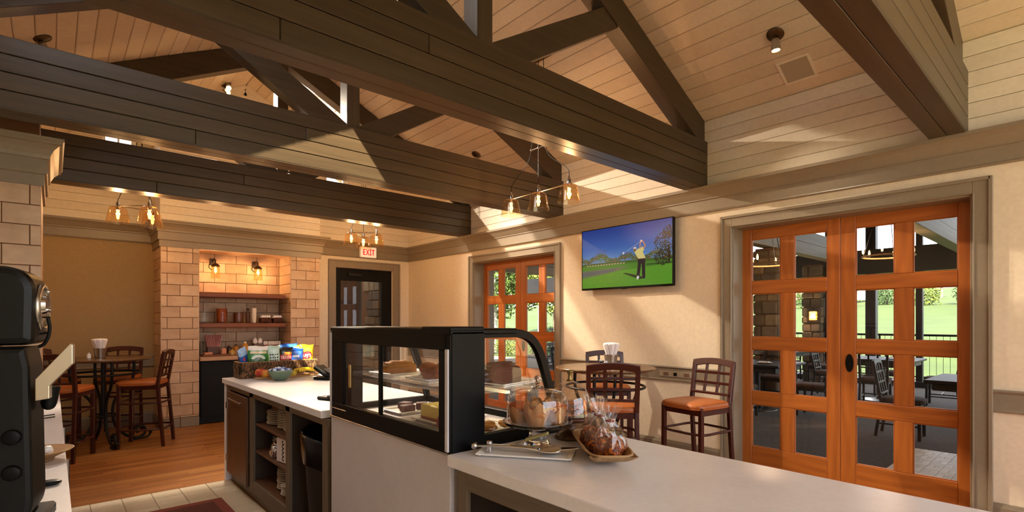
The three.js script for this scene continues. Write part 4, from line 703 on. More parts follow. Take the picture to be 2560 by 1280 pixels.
function loaf(label, x, y, z, turn, m, L = 0.24, w = 0.115, h = 0.085) {
  const t = thing('loaf_cake', label, 'cake', [x, y, z], turn), g = sup(L / 2, h, w / 2, 0.5, 0.45, 40, 24), p = g.attributes.position;
  for (let i = 0; i < p.count; i++) { const n = PN.noise(p.getX(i) * 25, p.getY(i) * 25, p.getZ(i) * 25); if (p.getY(i) < 0) p.setY(i, 0); else { p.setY(i, p.getY(i) * (1 + 0.22 * n)); p.setX(i, p.getX(i) * (1 + 0.04 * n)); } } g.computeVertexNormals();
  obj('crumb', [g], m, t); obj('top_crust', [lump(1, L * 0.42, h * 0.22, w * 0.36, 0.5, 4, x * 9).translate(0, h * 0.92, 0)], m, t);
}
loaf('dark brown loaf cake behind the end glass of the case', 1.57, SH + 0.007, -1.86, 0.2, mt.choc);
loaf('red brown loaf cake beside the muffins in the case', 1.49, SH + 0.007, -2.33, 1.2, mt.choc, 0.16, 0.09, 0.055);
loaf('golden berry scone on the far platter of the case', 1.44, SH + 0.007, -2.58, 0.1, S('#d09a44', { map: T.crust, roughness: 0.8 }), 0.2, 0.12, 0.06);
loaf('iced red loaf under the case shelf', 1.36, DK + 0.007, -1.97, 1.3, S('#b23a2a', { map: T.crust, roughness: 0.6 }), 0.15, 0.09, 0.06);
function muffinParts(t, m, wrap, s = 1) { obj('cup', [lathe([[0.001, 0], [0.03, 0], [0.042, 0.045], [0.001, 0.045]].map(([a, b]) => [a * s, b * s]), 20)], wrap, t); obj('top', [lump(0.05 * s, 1, 0.6, 1, 0.18, 3, s * 7).translate(0, 0.055 * s, 0)], m, t); }
[[1.42, -2.13], [1.53, -2.2], [1.42, -2.24], [1.56, -2.1]].forEach(([x, z], i) => { const t = thing('muffin', 'golden muffin on the middle platter of the case shelf', 'muffin', [x, SH + 0.007, z], i, 'muffins in the case'); muffinParts(t, mt.crust, S('#b8693a', { roughness: 0.7 }), 0.95); });
[[1.5, -1.87], [1.42, -1.9], [1.58, -1.83], [1.46, -1.81]].forEach(([x, z], i) => { const o = tag(obj('cookie_bar', [M(cb(0.075, 0.022, 0.045, 0.008))], S('#c99a44', { map: T.crust, roughness: 0.85, bumpMap: T.crust, bumpScale: 0.004 })), 'golden cookie bar on the tray at the end of the case', 'cookie', 'cookie bars in the case'); o.position.set(x, DK + 0.019, z); o.rotation.y = i * 0.7; });
{
  const t = thing('cheesecake', 'pale yellow cheesecake block on the case floor', 'cake', [1.46, DK + 0.007, -2.19]); obj('filling', [M(cb(0.13, 0.06, 0.17, 0.004).translate(0, 0.04, 0))], S('#e6cf70', { roughness: 0.6 }), t); obj('crust', [M(cb(0.134, 0.012, 0.174, 0.003).translate(0, 0.006, 0))], mt.crust, t);
  const c = thing('cream_puff', 'round golden pastry beside the cheesecake', 'pastry', [1.42, DK + 0.007, -2.04]); obj('shell', [lump(0.042, 1, 0.75, 1, 0.1, 3, 5, -0.03).translate(0, 0.03, 0)], S('#e0b85c', { map: T.crust, roughness: 0.7 }), c); obj('cap', [lump(0.03, 1, 0.4, 1, 0.1, 3, 8).translate(0, 0.058, 0)], mt.crust, c);
  [[1.36, -1.82], [1.34, -1.76]].forEach(([x, z], i) => { const o = tag(obj('oat_cookie', [lump(0.036, 1, 0.55, 1, 0.25, 4, i * 3, -0.015)], S('#c9a050', { map: T.nuts, roughness: 0.8 })), 'chunky oat cookie by the rear glass of the case', 'cookie', 'oat cookies in the case'); o.position.set(x, DK + 0.018 + i * 0.002, z); });
  [[1.44, -2.48], [1.54, -2.5], [1.48, -2.57]].forEach(([x, z], i) => { const o = tag(obj('brownie', [M(cb(0.07, 0.035, 0.06, 0.005))], mt.choc), 'dark brownie on the far platter of the case floor', 'brownie', 'brownies in the case'); o.position.set(x, DK + 0.025, z); o.rotation.y = i; });
}
// ================================================================ ON THE NEAR COUNTER
{
  // glass cake stand with a lidded dome
  const t = thing('cake_stand', 'clear glass pedestal cake stand beside the display case', 'cake stand', [1.468, CT, -1.505]);
  obj('plate', [lathe([[0.001, 0.092], [0.03, 0.09], [0.13, 0.096], [0.139, 0.104], [0.141, 0.109], [0.136, 0.11], [0.128, 0.103], [0.03, 0.099], [0.001, 0.099]], 56)], mt.thick, t);
  obj('stem', [lathe([[0.001, 0], [0.06, 0], [0.062, 0.006], [0.052, 0.016], [0.036, 0.045], [0.031, 0.07], [0.036, 0.089], [0.001, 0.0895]], 40)], mt.thick, t);
  const d = thing('glass_dome', 'clear glass cloche over the wrapped muffins', 'dome', [1.468, CT + 0.104, -1.505]);
  obj('bell', [lathe([[0.124, 0.004], [0.123, 0.06], [0.122, 0.092], [0.116, 0.108], [0.1, 0.121], [0.07, 0.13], [0.03, 0.135], [0.001, 0.136]], 56)], mt.dome, d);
  obj('rim', [new THREE.TorusGeometry(0.1235, 0.0025, 8, 56).rotateX(Math.PI / 2).translate(0, 0.0035, 0)], mt.thick, d);
  obj('knob', [sph(0.017, 0, 0.17, 0, 1, 1, 1, 20, 14), lathe([[0.001, 0.136], [0.026, 0.136], [0.024, 0.142], [0.01, 0.147], [0.01, 0.156], [0.001, 0.158]], 24)], mt.thick, d);
  const wrap = S('#a4703e', { roughness: 0.8, side: THREE.DoubleSide });
  [[-0.052, 0.048, 1], [0.045, 0.055, 0], [0.06, -0.035, 1], [-0.05, -0.05, 0], [-0.002, -0.002, 1]].forEach(([x, z, k], i) => {
    const m = thing('wrapped_muffin', k ? 'muffin folded in tan baking paper under the glass cloche' : 'orange topped muffin in tan paper under the glass cloche', 'muffin', [1.468 + x, CT + 0.1, -1.505 + z], i * 1.3, k ? 'paper wrapped muffins under the cloche' : 'orange topped muffins under the cloche');
    const g = lathe([[0.001, 0.001], [0.032, 0.001], [0.042, 0.03], [0.05, 0.05 + 0.014 * k], [0.053 - 0.012 * k, 0.058 + 0.024 * k]], 28), p = g.attributes.position; for (let j = 0; j < p.count; j++) { const a = Math.atan2(p.getZ(j), p.getX(j)), y = p.getY(j), q = 1 + 0.06 * Math.sin(a * 9 + i) * (y / 0.06); p.setXYZ(j, p.getX(j) * q, y + (y > 0.055 ? 0.014 * Math.sin(a * 4 + i * 2) : 0), p.getZ(j) * q); } g.computeVertexNormals();
    obj('paper', [g], wrap, m); obj('cake', [lump(0.047, 1, 0.55, 1, 0.12, 3, i).translate(0, k ? 0.05 : 0.062, 0)], k ? mt.crust : S('#d0702c', { map: T.crust, roughness: 0.7 }), m);
  });
  // wooden stand with a bell cloche of cookies
  const w = thing('wooden_cake_stand', 'dark turned wooden cake stand behind the nut tray', 'cake stand', [1.69, CT, -1.53]);
  obj('foot', [lathe([[0.001, 0], [0.062, 0], [0.066, 0.008], [0.058, 0.02], [0.05, 0.028], [0.03, 0.036], [0.026, 0.06], [0.034, 0.078], [0.001, 0.08]], 36)], mt.walnut, w);
  obj('plate', [lathe([[0.001, 0.08], [0.09, 0.08], [0.105, 0.088], [0.108, 0.096], [0.104, 0.102], [0.096, 0.1], [0.001, 0.098]], 44)], S('#5a2f1c', { map: T.wood, roughness: 0.35 }), w);
  const b = thing('bell_cloche', 'tall bell shaped glass cloche over cookies', 'dome', [1.69, CT + 0.0985, -1.53]);
  obj('bell', [lathe([[0.096, 0.006], [0.094, 0.04], [0.087, 0.08], [0.07, 0.118], [0.045, 0.14], [0.02, 0.15], [0.001, 0.152]], 48)], mt.dome, b);
  obj('knob', [lathe([[0.001, 0.152], [0.016, 0.152], [0.009, 0.162], [0.008, 0.178], [0.016, 0.192], [0.018, 0.198], [0.001, 0.2]], 20)], S('#8a7648', { roughness: 0.3, metalness: 0.7 }), b);
  const cg = lump(0.042, 1, 0.26, 1, 0.2, 4, 2);
  [[-0.03, 0.014, 0.03], [0.035, 0.014, 0.02], [0, 0.014, -0.04], [-0.02, 0.036, 0.015], [0.03, 0.036, -0.01], [0.005, 0.058, 0.01]].forEach(([x, y, z], i) => { const o = tag(obj('nut_cookie', [cg.clone()], mt.nuts), 'nutty brown cookie under the bell cloche', 'cookie', 'cookies under the bell cloche'); o.position.set(1.69 + x, CT + 0.099 + y, -1.53 + z); o.rotation.y = i; });
  // dough-bowl tray with bagged nut clusters
  const ax = [1.575, -1.27], tr = thing('wooden_tray', 'long pale wooden trough with bags of nut clusters', 'tray', [ax[0], CT, ax[1]], Math.atan2(-0.634, 0.773));
  { const L = 0.225, W = 0.08, g = new THREE.PlaneGeometry(1, 1, 24, 16), p = g.attributes.position; const mk = (o) => { const q = new THREE.PlaneGeometry(1, 1, 24, 16), v = q.attributes.position; for (let i = 0; i < v.count; i++) { const a = v.getX(i) * 2, c = v.getY(i) * 2, e = Math.max(Math.pow(Math.abs(a), 2.6), Math.pow(Math.abs(c), 2.2)); v.setXYZ(i, c * W * (0.92 + 0.08 * e) - 0, 0.002 + o + (0.046 - o * 0.9) * Math.pow(e, 1.5), a * L); } return q; };
    const top = mk(0.007), bot = mk(0); bot.scale(1.05, 1, 1.03); const bi = bot.index.array; const ti = top.index.array; for (let i = 0; i < ti.length; i += 3) { const k = ti[i]; ti[i] = ti[i + 1]; ti[i + 1] = k; }
    top.computeVertexNormals(); bot.computeVertexNormals(); mt.trough = S('#c39a68', { map: T.wood, roughness: 0.6, side: THREE.DoubleSide });
    obj('bowl', [M(top, 'z'), M(bot, 'z')], mt.trough, tr);
    const ring = []; for (let i = 0; i < 56; i++) { const a = i / 56 * 6.2832, f = (v) => Math.sign(v) * Math.pow(Math.abs(v), 0.42); ring.push([W * 1.02 * f(Math.cos(a)), 0.049, L * 1.015 * f(Math.sin(a))]); } obj('rim', [tube(ring, 0.005, 112, 6, true)], mt.trough, tr); }
  const dir = V(-0.634, 0, 0.773).normalize();
  [[0.115, 0.012, 'near end'], [0.01, 0.0, 'middle'], [-0.09, 0.0, 'far end']].forEach(([s, q, nm], i) => {
    const x = ax[0] + dir.x * s + dir.z * q, z = ax[1] + dir.z * s - dir.x * q, t2 = thing('nut_bag', 'clear bag of nut clusters at the ' + nm + ' of the trough', 'snack bag', [x, CT + 0.012, z], 0.6 + i);
    obj('clusters', [lump(0.036, 1, 1.15, 1.1, 0.3, 4, i * 3, -0.03).translate(0.02, 0.035, 0.016), lump(0.034, 1.1, 1.1, 0.9, 0.3, 4, i * 5 + 1, -0.03).translate(-0.024, 0.034, 0.012), lump(0.034, 1, 1.2, 1, 0.3, 4, i * 7 + 2, -0.03).translate(0, 0.036, -0.026)], mt.nuts, t2);
    const g = lathe([[0.05, 0.004], [0.06, 0.035], [0.056, 0.075], [0.036, 0.11], [0.014, 0.138], [0.022, 0.165], [0.04, 0.2]], 44), p = g.attributes.position; for (let j = 0; j < p.count; j++) { const y = p.getY(j), a = Math.atan2(p.getZ(j), p.getX(j)), k = 1 + 0.2 * PN.noise(Math.cos(a) * 4 + i * 5, y * 40, Math.sin(a) * 4) + (y > 0.1 ? 0.3 * Math.sin(a * 5 + i) : 0.05 * Math.sin(a * 11)); p.setXYZ(j, p.getX(j) * k, y * (1 + 0.12 * PN.noise(Math.cos(a) * 2, 3 + i, Math.sin(a) * 2)), p.getZ(j) * k); } g.computeVertexNormals();
    obj('clear_film', [g], PH('#ffffff', { roughness: 0.06, transmission: 1, thickness: 0, ior: 1.75 }), t2);
    obj('tie', [new THREE.TorusGeometry(0.014, 0.003, 8, 20).rotateX(Math.PI / 2).translate(0, 0.138, 0)], S('#7a2b1a', { roughness: 0.5 }), t2);
  });
  // plate of serving tools
  const px = 1.362, pz = -1.455, turn = Math.atan2(0.02, 0.2) + 0.85;
  const pl = thing('serving_plate', 'white rectangular plate holding serving tools in front of the cake stand', 'plate', [px, CT, pz], -0.95);
  obj('base', [M(cb(0.32, 0.006, 0.13, 0.002).translate(0, 0.004, 0))], mt.white, pl); obj('rim', [M(cb(0.36, 0.005, 0.022, 0.002).rotateX(-0.25).translate(0, 0.009, 0.074)), M(cb(0.36, 0.005, 0.022, 0.002).rotateX(0.25).translate(0, 0.009, -0.074)), M(cb(0.022, 0.005, 0.16, 0.002).rotateZ(0.25).translate(0.17, 0.009, 0)), M(cb(0.022, 0.005, 0.16, 0.002).rotateZ(-0.25).translate(-0.17, 0.009, 0))], mt.white, pl);
  const L = (p) => { const a = -0.95, c = Math.cos(a), s = Math.sin(a); return [px + p[0] * c + p[2] * s, CT + p[1], pz - p[0] * s + p[2] * c]; };
  const tg = thing('tongs', 'polished steel serving tongs lying across the white plate', 'tongs', L([0, 0, 0]), -0.95);
  for (const s of [-1, 1]) { obj('arm', [tube([[-0.2, 0.03, 0.03], [-0.1, 0.032 + s * 0.006, 0.03 + s * 0.02], [0.02, 0.03 + s * 0.006, 0.032 + s * 0.024], [0.06, 0.028, 0.034 + s * 0.018]], 0.006, 24, 8)], mt.chrome, tg); obj('scoop', [sup(0.045, 0.007, 0.024, 0.9, 0.9, 24, 12).rotateX(s * 0.5).translate(0.095, 0.03 + s * 0.008, 0.036 + s * 0.014)], mt.chrome, tg); }
  obj('hinge', [sph(0.014, -0.2, 0.03, 0.03), rod([-0.14, 0.012, 0.03], [-0.14, 0.05, 0.03], 0.012)], mt.chrome, tg);
  const ck = thing('cake_server', 'broad steel cake server with its blade over the plate edge', 'cake server', L([0, 0, 0]), -0.95);
  obj('handle', [tube([[-0.17, 0.02, 0.0], [-0.06, 0.024, 0.0], [0.06, 0.018, -0.008]], 0.007, 20, 8)], mt.chrome, ck); obj('blade', [M(ext([[0.05, -0.012], [0.1, -0.03], [0.2, -0.004], [0.19, 0.012], [0.1, 0.022], [0.05, 0.008]], 0.003, 0.0008).rotateX(-Math.PI / 2).rotateZ(0.08).translate(0, 0.014, -0.01))], mt.chrome, ck);
  const kn = thing('cheese_knife', 'steel spreader with a pale handle leaning behind the tongs', 'knife', L([0, 0, 0]), -0.95);
  obj('handle', [M(cb(0.1, 0.012, 0.022, 0.005).rotateZ(0.35).rotateY(-0.1).translate(0.03, 0.058, -0.055))], S('#a8975e', { roughness: 0.4 }), kn); obj('blade', [bar(V(-0.015, 0.04, -0.05), V(-0.12, 0.014, -0.03), 0.018, 0.003)], mt.chrome, kn);
  const sp = thing('serving_spoon', 'large steel serving spoon on the white plate', 'spoon', L([0, 0, 0]), -0.95);
  obj('handle', [tube([[-0.17, 0.014, -0.04], [-0.05, 0.02, -0.035], [0.05, 0.022, -0.03]], 0.005, 20, 8)], mt.chrome, sp); obj('bowl', [sup(0.04, 0.012, 0.026, 0.9, 0.9, 24, 12).translate(0.085, 0.022, -0.03)], mt.chrome, sp);
}
// ================================================================ ON THE ISLAND
{
  // bark-faced planter full of snack bags
  const px = 1.575, pz = -5.105, W = 0.66, D = 0.2, H = 0.14, t = thing('bark_planter', 'bark covered wooden trough full of snack bags on the island', 'planter', [px, CT, pz]);
  const side = (w, h, d, x, y, z) => { const g = new THREE.BoxGeometry(w, h, d, Math.ceil(w / 0.012), Math.ceil(h / 0.014), Math.ceil(d / 0.012)), p = g.attributes.position, n = g.attributes.normal; for (let i = 0; i < p.count; i++) { const a = p.getX(i) + x, b = p.getY(i), c = p.getZ(i) + z, k = 0.008 * PN.noise(a * 55, b * 18, c * 55) + 0.004 * PN.noise(a * 130, b * 60, c * 130); p.setXYZ(i, p.getX(i) + n.getX(i) * k, b, p.getZ(i) + n.getZ(i) * k); } g.computeVertexNormals(); return M(g, 'x').translate(x, y, z); };
  obj('front_board', [side(W, H, 0.025, 0, H / 2 + 0.002, D / 2)], mt.bark, t); obj('back_board', [side(W, H, 0.025, 0, H / 2 + 0.002, -D / 2)], mt.bark, t);
  for (const s of [-1, 1]) obj('end_board', [side(0.025, H, D, s * W / 2, H / 2 + 0.002, 0)], mt.bark, t); obj('bottom', [bb(-W / 2, W / 2, 0, 0.012, -D / 2, D / 2)], mt.ltwood, t);
  obj('rim', [bb(-W / 2, W / 2, H, H + 0.006, D / 2 - 0.014, D / 2 + 0.012), bb(-W / 2, W / 2, H, H + 0.006, -D / 2 - 0.012, -D / 2 + 0.014), bb(-W / 2 - 0.012, -W / 2 + 0.014, H, H + 0.006, -D / 2, D / 2), bb(W / 2 - 0.014, W / 2 + 0.012, H, H + 0.006, -D / 2, D / 2)], mt.ltwood, t);
  const bagGeo = (w, h) => { const g = new THREE.BoxGeometry(w, h, 0.05, 14, 14, 1), p = g.attributes.position; for (let i = 0; i < p.count; i++) { const x = p.getX(i) / w * 2, y = p.getY(i) / h * 2, f = Math.pow(Math.max(0, (1 - Math.pow(Math.abs(x), 4)) * (1 - Math.pow(Math.abs(y), 5))), 0.55), s = Math.sign(p.getZ(i)); p.setZ(i, s * (0.001 + 0.026 * f + 0.004 * f * PN.noise(x * 3 + w * 9, y * 3, s))); if (Math.abs(y) > 0.99) p.setY(i, p.getY(i) + 0.003 * Math.sin(x * 40)); } g.computeVertexNormals(); return g; };
  const bag = (label, x, z, w, h, base, draw, ry, rz) => { const tx = canvasTex(256, 256, (c) => { c.fillStyle = base; c.fillRect(0, 0, 256, 256); draw(c); }); const b = thing('snack_bag', label, 'snack bag', [px + x, CT + 0.085 + h / 2, pz + z], ry); b.rotation.z = rz; obj('bag', [bagGeo(w, h)], PH('#ffffff', { map: tx, roughness: 0.28, clearcoat: 0.4 }), b); };
  const word = (c, s, x, y, size, col, sx = 1) => { c.save(); c.translate(x, y); c.scale(sx, 1); c.font = `bold ${size}px sans-serif`; c.textAlign = 'center'; c.fillStyle = col; c.fillText(s, 0, 0); c.restore(); };
  bag('light blue snack bag lying at the left end of the bark trough', -0.29, 0.02, 0.1, 0.19, '#9fc0e6', (c) => { c.fillStyle = '#2b5fb8'; c.fillRect(0, 90, 256, 90); c.fillStyle = '#c2303a'; c.fillRect(40, 110, 60, 40); }, 0.7, 0.35);
  bag('green and white snack bag in the bark trough', -0.18, 0.05, 0.17, 0.2, '#1d7a3a', (c) => { c.fillStyle = '#f4ece4'; c.fillRect(0, 0, 256, 50); c.fillStyle = '#e8cfa6'; c.fillRect(20, 60, 216, 26); c.fillStyle = '#0c5527'; c.fillRect(0, 150, 256, 106); c.fillStyle = '#c9d8cc'; c.beginPath(); c.ellipse(128, 150, 90, 50, 0, Math.PI, 0); c.fill(); c.fillStyle = '#39413c'; c.beginPath(); c.ellipse(128, 160, 55, 32, 0, Math.PI, 0); c.fill(); }, 0.05, -0.03);
  bag('pale green snack bag with dark print in the bark trough', -0.04, 0.04, 0.12, 0.2, '#bfd8c4', (c) => { c.fillStyle = '#22262c'; for (let j = 0; j < 4; j++) for (let i = 0; i < 4; i++) c.fillRect(50 + i * 42, 96 + j * 34, 30, 20); c.fillStyle = '#7fae3c'; c.fillRect(0, 100, 34, 120); }, -0.1, 0.04);
  bag('black and red snack bag in the bark trough', 0.07, 0.05, 0.13, 0.18, '#16100e', (c) => { c.fillStyle = '#f0a030'; c.fillRect(70, 60, 150, 40); c.fillStyle = '#c3202a'; c.fillRect(10, 96, 236, 66); c.fillStyle = '#f3e3d2'; for (let i = 0; i < 7; i++) c.fillRect(24 + i * 31, 108, 13, 42); }, 0.1, 0.02);
  bag('blue snack bag at the front of the bark trough', 0.165, 0.055, 0.12, 0.17, '#2a5fc4', (c) => { c.fillStyle = '#123a86'; c.fillRect(0, 0, 256, 40); c.fillStyle = '#e9f0fb'; c.fillRect(40, 100, 120, 26); c.fillStyle = '#86b4ea'; c.fillRect(30, 170, 200, 30); }, -0.08, -0.04);
  bag('dark blue snack bag behind the others in the bark trough', 0.12, -0.03, 0.17, 0.21, '#20479c', (c) => { c.fillStyle = '#3a78d8'; c.fillRect(0, 10, 256, 40); }, 0.1, 0.03);
  bag('bright yellow potato chip bag with a red banner in the bark trough', 0.255, 0.045, 0.13, 0.2, '#f6d21c', (c) => { c.fillStyle = '#c8202c'; c.beginPath(); c.ellipse(136, 128, 92, 50, -0.08, 0, 7); c.fill(); c.fillStyle = '#d8a818'; c.fillRect(0, 0, 256, 14); word(c, "Lay's", 136, 148, 62, '#ffffff', 1); }, -0.15, -0.05);
  bag('yellow snack bag lying behind the potato chips in the bark trough', 0.21, -0.035, 0.12, 0.195, '#f0c62a', (c) => { c.fillStyle = '#f7ecc0'; c.fillRect(0, 20, 256, 30); }, 0.2, 0.1);
  // fruit board
  const fx = 1.6, fz = -4.86, fr = thing('fruit_board', 'flat wooden board carrying apples and bananas in front of the trough', 'board', [fx, CT, fz], 0.12);
  obj('board', [M(ext((() => { const s = new THREE.Shape(); s.absellipse(0, 0, 0.29, 0.1, 0, 6.2832); return s; })(), 0.014, 0.004, [], 36).rotateX(-Math.PI / 2), 'x')], mt.ltwood, fr); obj('raised_edge', [tube(Array.from({ length: 40 }, (_, i) => [0.285 * Math.cos(i / 40 * 6.2832), 0.018, 0.096 * Math.sin(i / 40 * 6.2832)]), 0.008, 96, 6, true)], mt.ltwood, fr);
  const apple = (label, x, z, col, col2, s = 1) => { const t2 = thing('apple', label, 'apple', [x, CT + 0.015, z], x * 9), g = new THREE.SphereGeometry(0.037 * s, 28, 20), p = g.attributes.position; const cl = []; for (let i = 0; i < p.count; i++) { const y = p.getY(i) / (0.037 * s), r = Math.hypot(p.getX(i), p.getZ(i)) / (0.037 * s); p.setY(i, p.getY(i) * 0.95 - (y > 0 ? 1 : -0.5) * 0.014 * Math.pow(Math.max(0, 1 - r), 1.6)); } g.computeVertexNormals(); const a = new THREE.Color(col), b = new THREE.Color(col2); const tex = dataTex(64, 64, (u, v) => { const k = Math.max(0, Math.min(1, fb(u, v, 6, 4) * 2.2 - 0.5)); return [a.clone().lerp(b, k)].map((q) => [Math.pow(q.r, 1 / 2.2), Math.pow(q.g, 1 / 2.2), Math.pow(q.b, 1 / 2.2)])[0]; }, 1, 1); obj('fruit', [g.translate(0, 0.036 * s, 0)], PH('#ffffff', { map: tex, roughness: 0.3 }), t2); obj('stem', [tube([[0, 0.058 * s, 0], [0.002, 0.068 * s, 0], [0.006, 0.078 * s, 0.002]], 0.0018, 8, 5)], mt.walnut, t2); };
  apple('red apple at the left end of the fruit board', 1.372, -4.89, '#b81e1e', '#d8742c', 1.2); apple('yellow apple with a red blush in front of the red one', 1.395, -4.8, '#e0a52c', '#c9542a', 1.15); apple('orange yellow apple behind the bowl', 1.475, -4.89, '#e0932a', '#d86a2a', 0.95); apple('small red apple right of the bowl', 1.6, -4.86, '#c8321e', '#d85a30', 0.9); apple('green yellow apple next to the bananas', 1.62, -4.795, '#d8b428', '#b8a028', 0.85);
  mt.banana = S('#f0c81e', { roughness: 0.5 });
  for (let i = 0; i < 3; i++) { const b = thing('banana', ['banana lying at the front of the fruit board', 'middle banana of the fruit board', 'banana at the back of the fruit board'][i], 'banana', [1.745, CT + 0.016, -4.91 + i * 0.044], 0.1 * i), pts = []; for (let k = 0; k <= 8; k++) { const a = -0.9 + 1.8 * k / 8; pts.push([0.1 * Math.sin(a), 0.018 + 0.02 + i * 0.004 - 0.0 + 0.03 * Math.cos(a) - 0.018, 0.015 * Math.cos(a)]); } obj('fruit', [tube(pts, 0.016, 24, 8)], mt.banana, b); obj('tip', [sph(0.009, ...pts[0]), rod(pts[8], [pts[8][0] + 0.016, pts[8][1] - 0.006, pts[8][2]], 0.009, 0.005, 8), sph(0.0155, ...pts[8])], S('#7a6a1e', { roughness: 0.6 }), b); }
  // bowl of wrapped sweets
  const bw = thing('green_bowl', 'sage green ceramic bowl of blue wrapped sweets on the island', 'bowl', [1.475, CT, -4.68]);
  obj('body', [lathe([[0.001, 0.003], [0.045, 0], [0.048, 0.004], [0.075, 0.03], [0.094, 0.064], [0.101, 0.088], [0.098, 0.09], [0.09, 0.066], [0.07, 0.034], [0.001, 0.012]], 44)], PH('#5f7560', { roughness: 0.25 }), bw); obj('foot', [lathe([[0.04, 0.004], [0.042, 0], [0.036, 0]], 28)], mt.plate, bw);
  const sw = [M(cb(0.036, 0.022, 0.03, 0.008)), lump(0.02, 1, 0.8, 1, 0.3, 3, 2)], sm = [PH('#5d7fc4', { roughness: 0.25 }), PH('#c7d3ea', { roughness: 0.25 }), PH('#2f3f78', { roughness: 0.25 })]; M(sw[1]);
  for (let i = 0; i < 26; i++) { const a = i * 2.4, r = 0.075 * Math.sqrt((i + 0.5) / 26), o = piece('wrapped_sweet', sw[i % 2], sm[i % 3], scene, 1.475 + r * Math.cos(a), CT + 0.083 + (0.075 - r) * 0.28, -4.68 + r * Math.sin(a)); o.name = numbered('wrapped_sweet'); o.rotation.set(a, a * 2, a * 3); tag(o, ['blue', 'pale silver blue', 'dark blue'][i % 3] + ' wrapped sweet in the green bowl', 'sweet', ['blue', 'silver', 'dark'][i % 3] + ' sweets in the green bowl'); }
  // 
  // black card terminal half hidden by the case
  const ph = thing('card_terminal', 'black card terminal on the island, half hidden by the case', 'terminal', [1.8, CT, -4.5], 0.5);
  obj('base', [M(cb(0.14, 0.025, 0.16, 0.006).translate(0, 0.013, 0))], mt.satin, ph); obj('body', [M(cb(0.12, 0.04, 0.17, 0.01).rotateX(0.5).translate(0, 0.07, -0.01))], mt.satin, ph); obj('keypad', [M(cb(0.09, 0.004, 0.07, 0.001).rotateX(0.5).translate(0, 0.08, 0.04))], S('#3a3c40', { roughness: 0.5 }), ph);
  const mo = thing('scanner', 'small black scanner lying on the island beside the case', 'scanner', [1.34, CT, -3.33], 0.3); obj('body', [M(cb(0.07, 0.022, 0.12, 0.009).translate(0, 0.011, 0))], mt.satin, mo); obj('head', [M(cb(0.06, 0.03, 0.05, 0.008).translate(0, 0.018, 0.05))], mt.satin, mo);
}
